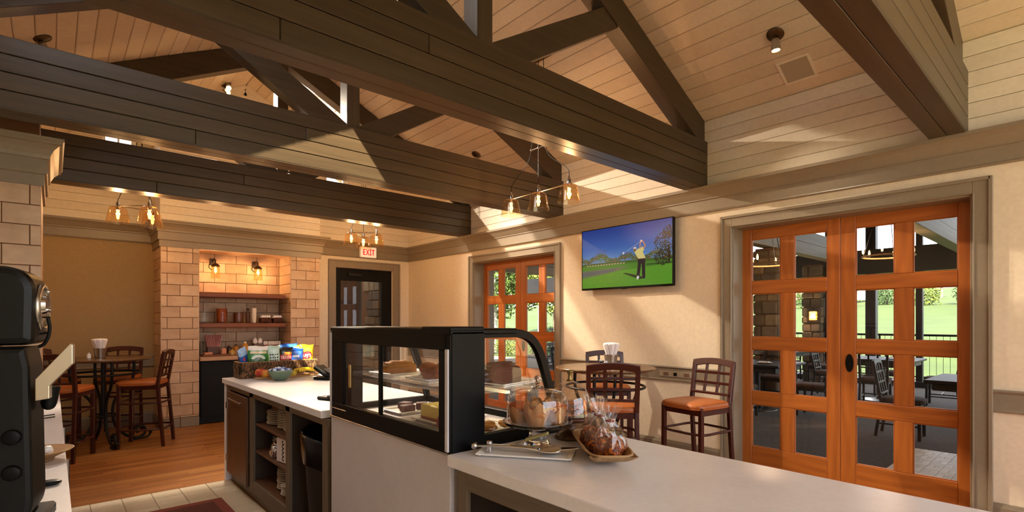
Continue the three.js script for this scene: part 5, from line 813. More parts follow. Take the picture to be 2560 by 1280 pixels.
// ================================================================ COFFEE MACHINE AND LEFT COUNTER
{
  const t = thing('coffee_machine', 'tall black coffee machine with a steel dial at the left edge', 'coffee machine', [-0.038, CT, -1.7], -10 * Math.PI / 180), D = 0.15;
  const sh = new THREE.Shape(); sh.moveTo(-0.45, 0.452); sh.lineTo(-0.45, 0.642); sh.lineTo(-0.06, 0.642); sh.bezierCurveTo(-0.02, 0.642, 0.006, 0.62, 0.006, 0.58); sh.lineTo(0.004, 0.47); sh.bezierCurveTo(0.004, 0.455, -0.01, 0.452, -0.02, 0.452);
  mt.plastic = PH('#0c0d0b', { roughness: 0.42, specularIntensity: 0.45 });
  obj('upper_housing', [M(ext(sh, D, 0.018, [], 12).translate(0, 0, -D))], mt.plastic, t);
  const lo = new THREE.Shape(); lo.moveTo(-0.45, 0.03); lo.lineTo(-0.45, 0.446); lo.lineTo(-0.012, 0.446); lo.lineTo(-0.004, 0.4); lo.lineTo(0.002, 0.08); lo.quadraticCurveTo(0, 0.035, -0.02, 0.03);
  obj('lower_housing', [M(ext(lo, D - 0.004, 0.012, [], 10).translate(0, 0, -D + 0.002))], PH('#12110e', { roughness: 0.5, specularIntensity: 0.4 }), t);
  obj('base', [bb(-0.46, 0.02, 0, 0.032, -D - 0.01, 0.006, 0.006)], mt.satin, t);
  obj('side_slot', [bb(-0.075, -0.068, 0.51, 0.59, -0.002, 0.002)], mt.dark, t);
  for (const y of [0.235, 0.15]) obj('side_knob', [lathe([[0.001, 0.012], [0.015, 0.012], [0.018, 0.008], [0.019, 0]], 24).rotateX(Math.PI / 2).translate(-0.034, y, -0.004)], mt.black, t);
  const dl = obj('dial', [new THREE.TorusGeometry(0.053, 0.007, 12, 44).rotateY(Math.PI / 2).translate(0.007, 0.545, -D / 2), new THREE.CylinderGeometry(0.05, 0.05, 0.012, 40).rotateZ(Math.PI / 2).translate(0.002, 0.545, -D / 2)], mt.steel, t);
  obj('knob', [new THREE.CylinderGeometry(0.022, 0.026, 0.012, 28).rotateZ(-Math.PI / 2).translate(0.011, 0.552, -D / 2), rod([0.014, 0.54, -D / 2], [0.024, 0.538, -D / 2], 0.006), sph(0.005, 0.018, 0.585, -D / 2)], mt.chrome, dl);
  obj('tap_lever', [tube([[0.0, 0.445, -D / 2], [0.01, 0.452, -D / 2], [0.018, 0.47, -D / 2], [0.021, 0.495, -D / 2], [0.018, 0.518, -D / 2]], 0.004, 24, 8), new THREE.TorusGeometry(0.006, 0.002, 8, 20).rotateX(Math.PI / 2).translate(0.015, 0.52, -D / 2), rod([0.002, 0.478, -D / 2], [0.019, 0.481, -D / 2], 0.003)], mt.satin, t);
  // steel bracket: upright foot with a hole and a long arm rising outward
  const br = new THREE.Shape([[0.008, 0.318], [0.034, 0.322], [0.034, 0.352], [0.078, 0.405], [0.078, 0.452], [0.073, 0.455], [0.008, 0.37]].map(([a, b]) => new THREE.Vector2(a, b))); const ho = new THREE.Path(); ho.absellipse(0.024, 0.36, 0.011, 0.0135, 0, 6.2832);
  obj('steel_arm', [M(ext(br, 0.03, 0.0015, [ho], 20).translate(0, 0, -0.028))], S('#c8c0ac', { roughness: 0.32, metalness: 1 }), t); obj('arm_bolt', [sph(0.008, 0.021, 0.361, -0.014)], mt.chrome, t);
  obj('drip_spout', [rod([0.02, 0.3, -0.07], [0.024, 0.345, -0.07], 0.016, 0.02), sph(0.015, 0.02, 0.3, -0.07)], mt.satin, t);
  // things further along the counter
  const wt = thing('wooden_dish', 'shallow wooden dish reaching over the edge of the left counter', 'dish', [-0.04, CT, -2.56]); obj('dish', [lathe([[0.001, 0.014], [0.05, 0.012], [0.1, 0.036], [0.104, 0.04], [0.1, 0.041], [0.05, 0.02], [0.001, 0.02]], 36)], mt.ltwood, wt); obj('foot', [lathe([[0.001, 0], [0.045, 0], [0.05, 0.012], [0.001, 0.014]], 28)], mt.ltwood, wt);
  const nt = tag(obj('wrapped_nut', [lump(0.016, 1, 1, 1, 0.3, 3, 2)], mt.white), 'small pale sweet lying in the wooden dish', 'sweet'); nt.position.set(-0.012, CT + 0.042, -2.53);
  const lp = thing('spoon_rest', 'small black spoon rest on the left counter', 'spoon rest', [-0.012, CT, -2.16]); obj('dish', [sup(0.036, 0.008, 0.022, 0.8, 0.8, 24, 10).translate(0, 0.009, 0)], mt.black, lp); obj('handle', [bar(V(-0.03, 0.01, 0), V(-0.12, 0.012, -0.005), 0.014, 0.006)], mt.black, lp);
  const tp = thing('metal_clips', 'pair of thin metal clips on the far part of the left counter', 'clip', [-0.006, CT, -3.72]); for (const k of [0, 1]) obj('clip', [rod([-0.03, 0.006, k * 0.09], [0.018, 0.01, k * 0.1], 0.003)], mt.iron, tp);
}
// ================================================================ ALCOVE: COUNTER, SHELVES AND THEIR THINGS
{
  const t = thing('alcove_counter', 'pale counter on a black cabinet inside the tiled alcove', 'counter'); obj('top', [bb(AX[1] + 0.006, AX[2] - 0.006, 0.876, 0.931, ND + 0.004, ZA + 0.03, 0.004)], S('#c79a6c', { map: T.wood, roughness: 0.4 }), t); obj('cabinet', [bb(AX[1] + 0.006, AX[2] - 0.006, 0.01, 0.874, ND + 0.004, ZA - 0.03)], mt.satin, t); for (const k of [0, 1]) obj('door', [bb(AX[1] + 0.02 + k * 0.59, AX[1] + 0.6 + k * 0.59, 0.1, 0.86, ZA - 0.03, ZA - 0.012)], mt.satin, t);
  for (const [y, nm] of [[1.765, 'upper'], [1.335, 'lower']]) { const s = thing('shelf_board', nm + ' thick wooden shelf in the tiled alcove', 'shelf'); obj('board', [bb(AX[1] + 0.004, 2.69, y, y + 0.062, ND + 0.004, -8.29, 0.004)], mt.shelfwood, s); obj('nosing', [bb(AX[1] + 0.004, 2.69, y + 0.004, y + 0.058, -8.29, -8.28, 0.004)], mt.shelfwood, s); }
  // wall lamps
  for (const [x, nm] of [[1.78, 'left'], [2.36, 'right']]) {
    const s = thing('wall_lamp', nm + ' glass wall lamp above the alcove shelves', 'lamp', [x, 2.2, ND]);
    obj('plate', [M(cb(0.08, 0.1, 0.02, 0.006).translate(0, 0.1, 0.01))], mt.bronze, s); obj('arm', [tube([[0, 0.1, 0.02], [0.0, 0.14, 0.08], [0.01, 0.11, 0.14], [0.01, 0.06, 0.15]], 0.009, 20, 8), tube([[-0.06, 0.06, 0.1], [-0.07, 0.0, 0.14], [-0.03, -0.03, 0.16]], 0.006, 14, 6)], mt.bronze, s); obj('cap', [lathe([[0.001, 0.07], [0.03, 0.065], [0.055, 0.04], [0.056, 0.02], [0.052, 0.02]], 24).translate(0.01, 0, 0.15)], mt.bronze, s);
    obj('lamp_shade', [lathe([[0.052, 0.03], [0.056, -0.02], [0.064, -0.14], [0.066, -0.15]], 28).translate(0.01, 0, 0.15)], mt.amber, s); obj('bulb', [lathe([[0.001, 0.02], [0.012, 0.015], [0.016, -0.02], [0.014, -0.06], [0.001, -0.075]], 12).translate(0.01, 0, 0.15)], mt.filament, s);
    const l = new THREE.PointLight(WARM, PEND * 0.8); l.position.set(0.01, -0.03, 0.15); l.castShadow = true; s.add(l);
  }
  const sy = 1.398, cy = 0.932, z = -8.46;
  const jar = (label, x, r, h, fill, frac) => { const j = thing('glass_jar', label, 'jar', [x, sy, z]); obj('glass', [lathe([[0.001, 0.003], [r * 0.95, 0.003], [r, 0.012], [r, h * 0.8], [r * 0.7, h * 0.92], [r * 0.7, h]], 28)], mt.glass, j); if (fill) obj('contents', [lathe([[0.001, 0.006], [r * 0.9, 0.006], [r * 0.93, 0.02], [r * 0.93, h * frac], [0.001, h * frac]], 24)], fill, j); obj('lid', [lathe([[0.001, h + 0.03], [0.015, h + 0.028], [0.012, h + 0.01], [r * 0.74, h + 0.008], [r * 0.74, h - 0.004]], 24)], mt.glass, j); };
  jar('empty clear glass jar at the left end of the lower alcove shelf', 1.625, 0.075, 0.27, null); jar('glass jar of orange slices on the lower alcove shelf', 1.85, 0.075, 0.27, S('#c98a2c', { map: T.nuts, roughness: 0.6 }), 0.78); jar('square topped jar of dark tea on the lower alcove shelf', 2.07, 0.07, 0.25, S('#5a2a1c', { roughness: 0.5 }), 0.6);
  const stackCup = thing('cup_stack', 'tall stack of clear cups on the lower alcove shelf', 'cups', [2.27, sy, z + 0.06]); obj('cups', [0, 1, 2, 3, 4].map((i) => lathe([[0.024, 0], [0.036, 0.1], [0.034, 0.1]], 20).translate(0, 0.002 + i * 0.03, 0)), PH('#e9dccb', { roughness: 0.25 }), stackCup); stackCup.children[0].userData.kind = 'stuff';
  const cp2 = thing('dark_bottle', 'dark bottle beside the cup stack on the lower alcove shelf', 'bottle', [2.2, sy, z]); obj('body', [lathe([[0.001, 0], [0.03, 0], [0.031, 0.12], [0.014, 0.17], [0.013, 0.2], [0.001, 0.2]], 20)], mt.walnut, cp2); obj('cap', [lathe([[0.015, 0.198], [0.015, 0.215], [0.001, 0.216]], 14)], mt.black, cp2);
  for (const [x, w, nm] of [[2.43, 0.15, 'oval basket of packets'], [2.6, 0.13, 'square basket of packets']]) { const b = thing('basket', 'small brown ' + nm + ' on the lower alcove shelf', 'basket', [x, sy, z + 0.05]); obj('body', [M(cb(w, 0.08, 0.12, 0.01).translate(0, 0.042, 0))], S('#8a4e28', { map: T.bark, roughness: 0.8 }), b); obj('packets', [0, 1, 2, 3].map((i) => M(cb(0.03, 0.05, 0.09, 0.003).rotateZ(0.2 * (i - 1.5)).translate((i - 1.5) * w * 0.22, 0.09, 0))), mt.paper, b).userData.kind = 'stuff'; }
  const tr = thing('serving_tray', 'low wooden tray with packets on the alcove counter', 'tray', [1.75, cy, z + 0.08]); obj('tray', [M(cb(0.36, 0.02, 0.24, 0.004).translate(0, 0.011, 0))], mt.shelfwood, tr); obj('packets', [M(cb(0.1, 0.03, 0.07, 0.003).translate(-0.1, 0.037, 0.05)), M(cb(0.06, 0.08, 0.05, 0.003).translate(0.1, 0.062, 0.04))], S('#c98a6a', { roughness: 0.7 }), tr);
  const so = thing('straw_box', 'clear box of red striped straws on the alcove counter', 'straws', [1.75, cy + 0.022, z - 0.05]); obj('box', [M(cb(0.16, 0.1, 0.08, 0.003).translate(0, 0.051, 0))], S('#5a3a2c', { roughness: 0.5 }), so);
  { const g = []; for (let i = 0; i < 40; i++) { const x = (i % 10 - 4.5) * 0.016, zz = (Math.floor(i / 10) - 1.5) * 0.016; g.push(rod([x, 0.1, zz], [x * 1.4, 0.27, zz * 1.3], 0.005, 0.005, 6)); } obj('straws', g, S('#d79a94', { roughness: 0.6 }), so).userData.kind = 'stuff'; }
  const bt = (label, x, zz, col, r, h, cap) => { const b = thing('condiment_bottle', label, 'bottle', [x, cy, zz]); obj('body', [lathe([[0.001, 0], [r, 0], [r * 1.03, 0.006], [r * 1.03, h * 0.62], [r * 0.8, h * 0.76], [r * 0.4, h * 0.88], [0.001, h * 0.88]], 24)], PH(col, { roughness: 0.35 }), b); obj('cap', [lathe([[r * 0.45, h * 0.87], [r * 0.42, h * 0.97], [0.001, h]], 16)], S(cap, { roughness: 0.4 }), b); };
  bt('honey yellow squeeze bottle with a pale cap on the alcove counter', 2.15, z + 0.05, '#c98a1c', 0.042, 0.19, '#efe6d0'); bt('amber mustard bottle beside the dark jars on the alcove counter', 2.03, z + 0.02, '#9a6414', 0.042, 0.15, '#3a1a10'); bt('short dark jar next to the amber bottle on the alcove counter', 1.95, z - 0.02, '#2c1a10', 0.036, 0.14, '#57201a'); bt('low jar with a straw coloured lid on the alcove counter', 1.96, z + 0.1, '#b28c44', 0.045, 0.08, '#c7a45c'); bt('dark green bottle in the left corner of the alcove counter', 1.56, z - 0.12, '#16301c', 0.036, 0.24, '#1b2a1c');
  const ca = thing('cup_dispenser', 'steel caddy of paper cups and napkins on the alcove counter', 'caddy', [2.34, cy, z - 0.02]); obj('body', [M(cb(0.13, 0.15, 0.12, 0.006).translate(0, 0.077, 0))], S('#5d4c40', { roughness: 0.5 }), ca); for (const s of [-1, 1]) obj('napkin', [lump(0.035, 0.9, 1.5, 0.7, 0.25, 3, s + 4).translate(s * 0.035, 0.19, 0)], mt.paper, ca);
  const rb = thing('packet_box', 'red wooden box of sugar packets on the alcove counter', 'box', [2.54, cy, z - 0.02]); obj('box', [M(cb(0.26, 0.13, 0.14, 0.004).translate(0, 0.066, 0))], S('#7a2418', { roughness: 0.5 }), rb); { const g = []; for (let i = 0; i < 16; i++) g.push(M(cb(0.012, 0.09, 0.09, 0.002).rotateZ(rnd(-0.2, 0.2)).translate((i - 7.5) * 0.0155, 0.14, rnd(-0.01, 0.01)))); obj('packets', g, mt.paper, rb).userData.kind = 'stuff'; }
}

// power outlets let into the chair rail beside the granite table
{
  const o = thing('outlet_strip', 'dark outlet strip set into the chair rail behind the stools', 'outlet', [XR - 0.016, 0.868, -2.94]);
  obj('plate', [bb(-0.006, 0, -0.03, 0.03, -0.19, 0.19)], S('#948670', { roughness: 0.5 }), o); obj('socket', [bb(-0.009, -0.005, -0.018, 0.018, -0.02, 0.02)], mt.satin, o); obj('socket', [bb(-0.009, -0.005, -0.018, 0.018, -0.14, -0.08)], S('#6a4a34', { roughness: 0.6 }), o); obj('socket', [bb(-0.009, -0.005, -0.018, 0.018, 0.1, 0.16)], S('#6a4a34', { roughness: 0.6 }), o);
}

// ================================================================ THE DINING PAVILION BEYOND THE DOORS
mt.timber = ['#7d7058', '#746750'].map((c) => S(c, { map: T.wood, roughness: 0.6 }));
mt.darkwood = S('#241a14', { map: T.wood, roughness: 0.5 });
mt.seatcloth = S('#5a4234', { map: T.carpet, roughness: 0.95 });
{
  const f = struct('floor', 'brown carpet of the dining pavilion'); obj('carpet', [bb(5.3, 16, -0.2, 0, -15, 5, 0.002, 'x')], mt.carpet, f);
  // parquet corner by the door, its sunlit look put into a paler wood
  const pq = struct('floor', 'parquet corner beside the near double door, sunlight put into its pale colour'); const tri = [[5.35, 2.2], [5.35, -1.35], [5.7, -1.43], [7.28, -1.43], [7.28, 2.2]];
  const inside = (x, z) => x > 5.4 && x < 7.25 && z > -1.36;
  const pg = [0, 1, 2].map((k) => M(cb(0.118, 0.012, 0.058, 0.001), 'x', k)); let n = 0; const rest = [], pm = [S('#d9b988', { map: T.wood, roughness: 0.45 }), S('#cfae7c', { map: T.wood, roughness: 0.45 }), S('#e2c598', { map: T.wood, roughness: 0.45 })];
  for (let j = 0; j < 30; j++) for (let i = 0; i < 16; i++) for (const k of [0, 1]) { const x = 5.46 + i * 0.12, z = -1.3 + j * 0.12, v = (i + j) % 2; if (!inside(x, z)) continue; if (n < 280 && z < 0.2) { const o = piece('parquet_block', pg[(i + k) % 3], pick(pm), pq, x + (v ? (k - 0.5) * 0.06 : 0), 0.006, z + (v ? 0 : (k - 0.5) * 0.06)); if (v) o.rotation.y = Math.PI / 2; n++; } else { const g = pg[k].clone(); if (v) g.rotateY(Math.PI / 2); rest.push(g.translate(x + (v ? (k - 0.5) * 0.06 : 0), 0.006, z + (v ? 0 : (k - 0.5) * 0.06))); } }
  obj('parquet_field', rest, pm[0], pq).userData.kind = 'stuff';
  const c = struct('ceiling', 'dark boarded roof of the dining pavilion'); for (let i = 0; i < 20; i++) obj('board', [bb(5.3, 14.6, 4.3, 4.4, -15 + i * 1.0, -14.01 + i * 1.0)], mt.darkwood, c);
  const w = struct('wall_pavilion', 'dark end walls of the dining pavilion with an added sun blocking panel'); obj('panel', [bb(5.3, 9.5, 0, 4.3, 4.8, 5)], mt.darkwood, w); obj('panel', [bb(5.3, 7.2, 0, 4.3, -15.1, -14.9)], mt.darkwood, w); obj('panel', [bb(5.31, 5.41, 3.3, 4.3, -14.9, 4.8)], mt.darkwood, w);  // last panel is added under the roof to block a sun streak
  // header over the open side
  const h = struct('trim_11', 'dark header beam over the open side of the pavilion'); obj('header', [bb(13.9, 14.2, 2.5, 3.05, -15, 5)], mt.darkwood, h); obj('sill', [bb(13.9, 14.2, -0.1, 0.12, -15, 5)], mt.darkwood, h);
}
for (const [z, nm] of [[0.5, 'at the right'], [-1.75, 'behind the right door leaf'], [-4.0, 'behind the left door leaf'], [-6.25, 'further left'], [-8.5, 'behind the far double door'], [-10.75, 'farthest left']]) {
  const t = thing('pavilion_truss', 'weathered grey beige timber truss of the dining pavilion, ' + nm, 'truss', [0, 0, z]);
  obj('tie_beam', [bb(5.45, 14, 2.76, 3.0, -0.1, 0.1, 0.006)], mt.timber[0], t); obj('upper_board', [bb(5.45, 14, 3.003, 3.25, -0.09, 0.09, 0.006)], mt.timber[1], t);
  obj('king_post', [bb(9.9, 10.1, 3.25, 4.27, -0.08, 0.08)], mt.darkwood, t); for (const s of [-1, 1]) obj('strut', [bar(V(10, 3.3, 0), V(10 + s * 2.6, 4.12, 0), 0.12, 0.16)], mt.darkwood, t);
}
function post(x, z, w, label, stone) {
  const t = thing(stone ? 'stone_column' : 'timber_post', label, stone ? 'column' : 'post', [x, 0, z]);
  if (!stone) { obj('shaft', [M(cb(w, 4.28, w, 0.008).translate(0, 2.14, 0), 'y')], mt.darkwood, t); obj('base', [M(cb(w * 1.25, 0.12, w * 1.25, 0.006).translate(0, 0.06, 0))], mt.darkwood, t); return; }
  obj('core', [bb(-w / 2 + 0.02, w / 2 - 0.02, 0, 2.75, -w / 2 + 0.02, w / 2 - 0.02)], mt.grout, t);
  for (let y = 0, j = 0; y < 2.7; j++) { const h = rnd(0.13, 0.24); for (const [ax, s] of [[0, -1], [0, 1], [1, -1], [1, 1]]) { const cut = rnd(0.3, 0.7) * w; for (const [a, b] of [[-w / 2, -w / 2 + cut], [-w / 2 + cut, w / 2]]) { const L = b - a - 0.014, g = M(cb(ax ? 0.06 : L, h - 0.014, ax ? L : 0.06, 0.018), 'x', rnd(0, 5)), m = (a + b) / 2, o = s * (w / 2 - 0.02 + rnd(-0.008, 0.012)); piece('stone', g, pick(mt.stone), t, ax ? o : m, y + h / 2, ax ? m : o); } } y += h; }
}
post(9.9, -4.02, 0.42, 'stone column behind the left leaf of the near double door', true);
post(13.6, -4.5, 0.4, 'stone column carrying the lit lantern', true);
post(13.6, -9.2, 0.42, 'stone column behind the far double door', true);
post(9.6, -8.5, 0.42, 'stone column nearest the far double door', true);
[[14.05, -3.46, 0.2, 'dark timber post left of the flag'], [14.05, -2.58, 0.12, 'slim dark timber post behind the right leaf'], [9.6, -4.4, 0.14, 'dark timber post beside the near stone column'], [14.05, -6.6, 0.2, 'dark timber post between the two double doors'], [14.05, 1.4, 0.2, 'dark timber post at the right end of the open side'], [14.05, -11.6, 0.2, 'dark timber post left of the far stone column'], [13.6, -4.19, 0.14, 'dark timber post right of the lantern column']].forEach(([x, z, w, l]) => post(x, z, w, l, false));
{
  const t = thing('wall_lantern', 'glowing amber lantern on the stone column', 'lantern', [13.37, 1.55, -4.45]); const gl = S('#ffb030', { emissive: new THREE.Color().setRGB(1, 0.5, 0.06), emissiveIntensity: 1.6 });
  obj('glass', [M(cb(0.1, 0.2, 0.15, 0.006))], gl, t); obj('cap', [M(cb(0.13, 0.02, 0.19, 0.004).translate(0, 0.11, 0)), M(cb(0.12, 0.012, 0.17, 0.004).translate(0, 0.02, 0))], mt.iron, t); const l = new THREE.PointLight(WARM, 1); l.position.set(-0.1, 0, 0); l.castShadow = true; t.add(l);
}
// ring chandeliers with candle bulbs
for (const [x, y, z, nm] of [[8.25, 2.3, -3.4, 'left'], [9.6, 2.42, -2.15, 'right'], [10.5, 2.3, -9.0, 'far']]) {
  const t = thing('ring_chandelier', `iron ring chandelier with candle bulbs seen through the ${nm} door glass`, 'chandelier', [x, y, z]); obj('ring', [new THREE.TorusGeometry(0.33, 0.014, 8, 48).rotateX(Math.PI / 2)], mt.ltwood, t); obj('chain', [0, 1, 2].map((k) => rod([0.33 * Math.cos(k * 2.1), 0, 0.33 * Math.sin(k * 2.1)], [0, 1.2, 0], 0.005)).concat([rod([0, 1.2, 0], [0, 4.3 - y, 0], 0.006)]), mt.iron, t);
  for (let k = 0; k < 6; k++) { const a = k * 1.047; obj('bulb', [lathe([[0.001, 0.04], [0.01, 0.045], [0.016, 0.08], [0.01, 0.12], [0.001, 0.135]], 10).translate(0.33 * Math.cos(a), 0, 0.33 * Math.sin(a))], mt.filament, t); obj('candle', [rod([0.33 * Math.cos(a), 0, 0.33 * Math.sin(a)], [0.33 * Math.cos(a), 0.045, 0.33 * Math.sin(a)], 0.012)], mt.iron, t); }
  const l = new THREE.PointLight(WARM, 2); l.position.set(0, 0.09, 0); l.castShadow = true; t.add(l);
}
// dining tables and chairs
{
  const mk = (label) => { const t = thing('dining_chair', label, 'chair'); const [w, d] = stoolParts(t, 0.48, 0.95, mt.darkwood, mt.seatcloth); for (const s of [-1, 1]) obj('stretcher', [bar(V(s * w, 0.16, d), V(s * w, 0.16, -d - 0.04), 0.02, 0.02)], mt.darkwood, t); obj('stretcher', [bar(V(-w, 0.2, 0), V(w, 0.2, 0), 0.02, 0.02)], mt.darkwood, t); return t; };
  const mkT = (label) => { const t = thing('dining_table', label, 'table'); obj('tabletop', [M(cb(1.1, 0.04, 1.1, 0.008).translate(0, 0.74, 0), 'x')], mt.darkwood, t); obj('apron', [bb(-0.48, 0.48, 0.64, 0.72, -0.48, -0.46), bb(-0.48, 0.48, 0.64, 0.72, 0.46, 0.48), bb(-0.48, -0.46, 0.64, 0.72, -0.48, 0.48), bb(0.46, 0.48, 0.64, 0.72, -0.48, 0.48)], mt.darkwood, t); obj('pedestal', [lathe([[0.001, 0.03], [0.09, 0.03], [0.05, 0.1], [0.05, 0.6], [0.1, 0.64], [0.001, 0.64]], 20)], mt.darkwood, t); obj('foot_plate', [lathe([[0.001, 0], [0.3, 0], [0.3, 0.012], [0.08, 0.03], [0.001, 0.03]], 32)], mt.steel, t); return t; };
  let ch = null, tb = null; const spots = [[7.95, -0.78, 'nearest the near door'], [8.6, -3.7, 'behind the left door leaf'], [11.2, -2.6, 'in the pavilion middle'], [12.6, -4.9, 'beside the railing'], [8.3, -6.9, 'behind the far door'], [10.9, -7.6, 'farthest behind the far door']];
  const sides = [['left', -0.84, 0.1], ['right', 0.84, -0.1], ['near', 0.05, 0.84], ['far', -0.05, -0.84]];
  spots.forEach(([x, z, nm]) => {
    const l = 'dark square dining table ' + nm; if (!tb) { tb = mkT(l); tb.position.set(x, 0, z); } else dup(tb, [x, 0, z], 0, l);
    sides.forEach(([s, a, b]) => { const lab = `dark dining chair on the ${{ left: 'room', right: 'lawn', near: 'near', far: 'far' }[s]} side of the table ${nm}`, t = faceTo(x + a, z + b, x, z); if (!ch) { ch = mk(lab); ch.position.set(x + a, 0, z + b); ch.rotation.y = t; } else dup(ch, [x + a, 0, z + b], t, lab); });
    const v = thing('place_setting', 'folded napkin and plate on the dining table ' + nm, 'setting', [x - 0.2, 0.76, z + 0.2]); obj('plate', [lathe([[0.001, 0.004], [0.07, 0.002], [0.12, 0.014], [0.12, 0.018], [0.001, 0.01]], 24)], mt.white, v); obj('napkin', [M(cb(0.06, 0.015, 0.16, 0.005).translate(0, 0.026, 0))], mt.paper, v);
  });
}
// railing
{
  const t = thing('terrace_railing', 'dark metal railing between the terrace and the lawn', 'railing', [15.3, 0, 0]); obj('top_rail', [bb(-0.03, 0.03, 1.07, 1.12, -15, 6)], mt.iron, t); obj('bottom_rail', [bb(-0.015, 0.015, 0.1, 0.13, -15, 6)], mt.iron, t);
  const pg = M(cb(0.04, 1.08, 0.04, 0.003)), bg = M(cb(0.008, 0.94, 0.008, 0.001)); for (let i = 0; i < 14; i++) piece('rail_post', pg, mt.iron, t, 0, 0.54, -14.8 + i * 1.6); for (let i = 0; i < 168; i++) piece('baluster', bg, mt.iron, t, 0, 0.6, -14.9 + i * 0.124);
}
// ================================================================ LAWN, HEDGES, TREES, HOUSES
{
  const g = struct('ground', 'bright green golf lawn rising to a hedge'); g.name = 'ground';
  const geo = new THREE.PlaneGeometry(110, 150, 44, 50).rotateX(-Math.PI / 2).translate(71, 0, -18), p = geo.attributes.position;
  for (let i = 0; i < p.count; i++) { const x = p.getX(i), z = p.getZ(i), s = Math.max(0, x - 20); p.setY(i, -0.25 + 0.075 * s + 0.5 * PN.noise(x * 0.05, 2, z * 0.05) * Math.min(1, s / 15)); }
  geo.computeVertexNormals(); mt.grass = S('#35460f', { map: T.grass, roughness: 1 }); obj('lawn', [M(geo, 'x')], mt.grass, g); g.children[0].material.side = THREE.DoubleSide;
  const sk = obj('outer_ground', [bb(-60, 16.2, -0.6, -0.26, -90, 60, 0.01, 'x')], S('#8a8a70', { roughness: 1 }), g);
}
const gy = (x) => -0.25 + 0.075 * Math.max(0, x - 20);
mt.leaf = ['#3a521c', '#48611f', '#2e471c', '#5a6a2a', '#41532a'].map((c) => S(c, { roughness: 0.9, side: THREE.DoubleSide }));
function foliage(rx, ry, rz, n, size, s) {
  const pos = new Float32Array(n * 9); const a = V(), b = V(), c = V();
  for (let i = 0; i < n; i++) { const u = rnd(-1, 1), th = rnd(0, 6.2832), r = Math.pow(rnd(0.15, 1), 0.4) * (0.85 + 0.3 * PN.noise(Math.cos(th) * 2 + s, u * 2, Math.sin(th) * 2)), q = Math.sqrt(1 - u * u); a.set(rx * r * q * Math.cos(th), ry * r * u, rz * r * q * Math.sin(th)); b.set(rnd(-1, 1), rnd(-1, 1), rnd(-1, 1)).normalize().multiplyScalar(size * rnd(0.6, 1.3)); c.set(rnd(-1, 1), rnd(-1, 1), rnd(-1, 1)).cross(b).normalize().multiplyScalar(size * rnd(0.5, 1)); pos.set([a.x, a.y, a.z, a.x + b.x, a.y + b.y, a.z + b.z, a.x + b.x * 0.5 + c.x, a.y + b.y * 0.5 + c.y, a.z + b.z * 0.5 + c.z], i * 9); }
  const g = new THREE.BufferGeometry(); g.setAttribute('position', new THREE.BufferAttribute(pos, 3)); g.computeVertexNormals(); return M(g);
}
function tree(label, x, z, h, r, k, trunk = '#6a5a48', group) {
  const t = thing('tree', label, 'tree', [x, gy(x), z], 0, group); obj('crown', [foliage(r, h * 0.42, r, 5200, r * 0.11, x + z).translate(0, h * 0.62, 0)], mt.leaf[k % 5], t); obj('trunk', [tube([[0, -0.2, 0], [0.05, h * 0.3, 0], [-0.05, h * 0.6, 0.05], [0.05, h * 0.8, 0]], 0.02 * h, 12, 8)], S(trunk, { roughness: 0.9 }), t);
}
function bush(label, x, z, r, h, k, group) { const t = thing('bush', label, 'bush', [x, gy(x), z], 0, group); obj('foliage', [foliage(r, h, r, 1500, r * 0.11, x).translate(0, h * 0.7, 0)], mt.leaf[k % 5], t); obj('stem', [rod([0, -0.2, 0], [0, h * 0.7, 0], 0.05 * r)], mt.darkwood, t); }
for (let i = 0; i < 13; i++) bush('leafy bush of the hedge along the top of the lawn', 62 + rnd(-3, 3), -38 + i * 3.4, rnd(1.5, 1.8), rnd(1.3, 2.2), i, 'hedge bushes at the top of the lawn');
for (let i = 0; i < 9; i++) tree('tree in the row behind the hedge', 79 + rnd(-2, 2), -46 + i * 4.8 + rnd(-0.3, 0.3), rnd(5, 7), rnd(1.8, 2.2), i, '#8a8070', 'trees behind the hedge');
[[18, -13.5, 7, 1.7, '#d8d2c4'], [18.4, -17.6, 7.5, 1.7, '#6a5a48'], [18, -21.8, 7, 1.7, '#d8d2c4'], [22.4, -15.4, 8, 1.9, '#cfc8ba'], [22.6, -19.9, 8.5, 1.9, '#6a5a48'], [22.4, -24.4, 8, 1.9, '#d8d2c4'], [27, -18, 9, 2.1, '#6a5a48'], [27, -22.8, 9.5, 2.1, '#cfc8ba'], [27.2, -27.6, 9, 2.1, '#d8d2c4'], [31.8, -25, 11, 2.4, '#6a5a48']].forEach(([x, z, h, r, c], i) => tree('bright green tree outside the far double door', x, z, h, r, [1, 3, 0, 1, 0, 3, 1, 0, 1, 3][i], c, 'trees outside the far double door'));
for (let i = 0; i < 8; i++) bush('low green shrub outside the far double door', 16.6 + (i % 2) * 0.3, -22 + i * 1.45, rnd(0.6, 0.7), rnd(0.7, 1.1), i + 1, 'shrubs outside the far double door');
for (const [x, z, nm] of [[72, -29, 'left'], [73, -21.5, 'right']]) { const t = thing('house', `pale house with white posts at the top of the lawn, ${nm} one`, 'house', [x, gy(x) + 0.5, z]); obj('wall', [bb(-2, 2, 0, 2.6, -3, 3)], mt.wall, t); obj('roof', [M(ext([[-3.4, 0], [3.4, 0], [0, 1.4]], 5, 0.02).rotateY(Math.PI / 2).translate(-2.6, 2.6, 0))], S('#8d8a8a', { roughness: 0.9 }), t); for (const k of [-2, -0.7, 0.7, 2]) obj('window', [bb(-2.05, -1.98, 0.8, 1.9, k - 0.35, k + 0.35)], mt.satin, t); for (const k of [-2.8, -1.2, 1.2, 2.8]) obj('porch_post', [bb(-2.7, -2.55, 0, 2.6, k - 0.08, k + 0.08)], mt.white, t); }
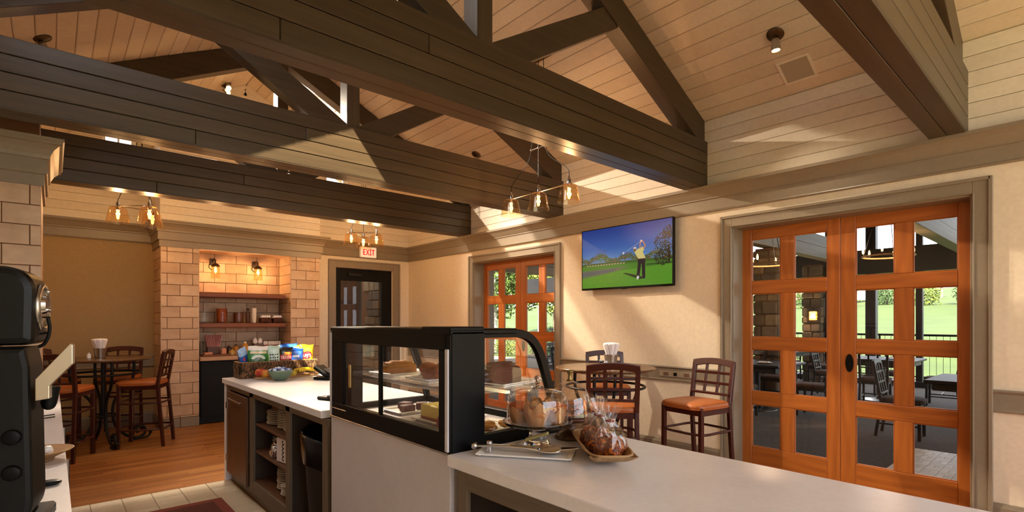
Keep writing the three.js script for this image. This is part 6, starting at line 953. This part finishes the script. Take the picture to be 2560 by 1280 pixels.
{ const x = 42, z = -10.6, t = thing('golf_flag', 'small white flag on the lawn', 'flag', [x, gy(x), z]); obj('pole', [rod([0, 0, 0], [0, 2, 0], 0.02)], mt.white, t); obj('flag', [bb(-0.02, 0.02, 1.5, 1.95, -0.6, 0)], mt.white, t); }
// ================================================================ BEHIND THE EXIT DOOR
{
  const s = struct('wall_porch', 'stone jambs and panelled door outside the exit'); obj('core', [bb(3.0, 3.62, 0, 2.9, -9.5, ZB - 0.25), bb(4.5, 5.2, 0, 2.9, -9.5, ZB - 0.25)], mt.grout, s);
  for (const [x, d] of [[3.63, 1], [4.49, -1]]) for (let y = 0; y < 2.7;) { const h = rnd(0.1, 0.2); let z = ZB - 0.3; while (z > -9.15) { const L = rnd(0.14, 0.3), g = M(cb(0.05, h - 0.012, L - 0.012, 0.012), 'z', rnd(0, 3)); piece('stone', g, pick(mt.stone), s, x + d * rnd(-0.008, 0.012), y + h / 2, z - L / 2); z -= L; } y += h; }
  const d = thing('panelled_door', 'brown four panel door seen through the exit door glass', 'door', [4.06, 0, -9.62]); obj('slab', [bb(-0.45, 0.45, 0, 2.5, -0.05, 0)], S('#5a3f28', { map: T.wood, roughness: 0.5 }), d); for (const [a, b] of [[-0.36, -0.03], [0.03, 0.36]]) for (const [y0, y1] of [[0.25, 1.05], [1.15, 1.75], [1.83, 2.4]]) obj('panel', [bb(a, b, y0, y1, 0, 0.014, 0.01)], S('#6b4c30', { map: T.wood, roughness: 0.5 }), d);
  const l = thing('candle_lantern', 'glowing candle lantern on the stone beyond the exit door', 'lantern', [3.76, 1.42, -9.0]); obj('glass', [M(cb(0.1, 0.2, 0.1, 0.006).translate(0, 0.1, 0))], S('#c8b070', { roughness: 0.4, emissive: new THREE.Color().setRGB(1, 0.6, 0.1), emissiveIntensity: 0.35 }), l); obj('flame', [sph(0.03, 0.0, 0.03, 0.052, 1.2, 0.8, 0.3)], S('#ffb040', { emissive: new THREE.Color().setRGB(1, 0.5, 0.05), emissiveIntensity: 3 }), l); obj('shelf', [M(cb(0.2, 0.03, 0.14, 0.004).translate(-0.03, -0.016, 0))], mt.iron, l);
  const f = struct('floor', 'stone paving outside the exit door'); obj('paving', [bb(3.0, 5.2, -0.2, 0, -9.9, ZB - 0.2)], mt.stone[1], f);
}

renderer.render(scene, camera);
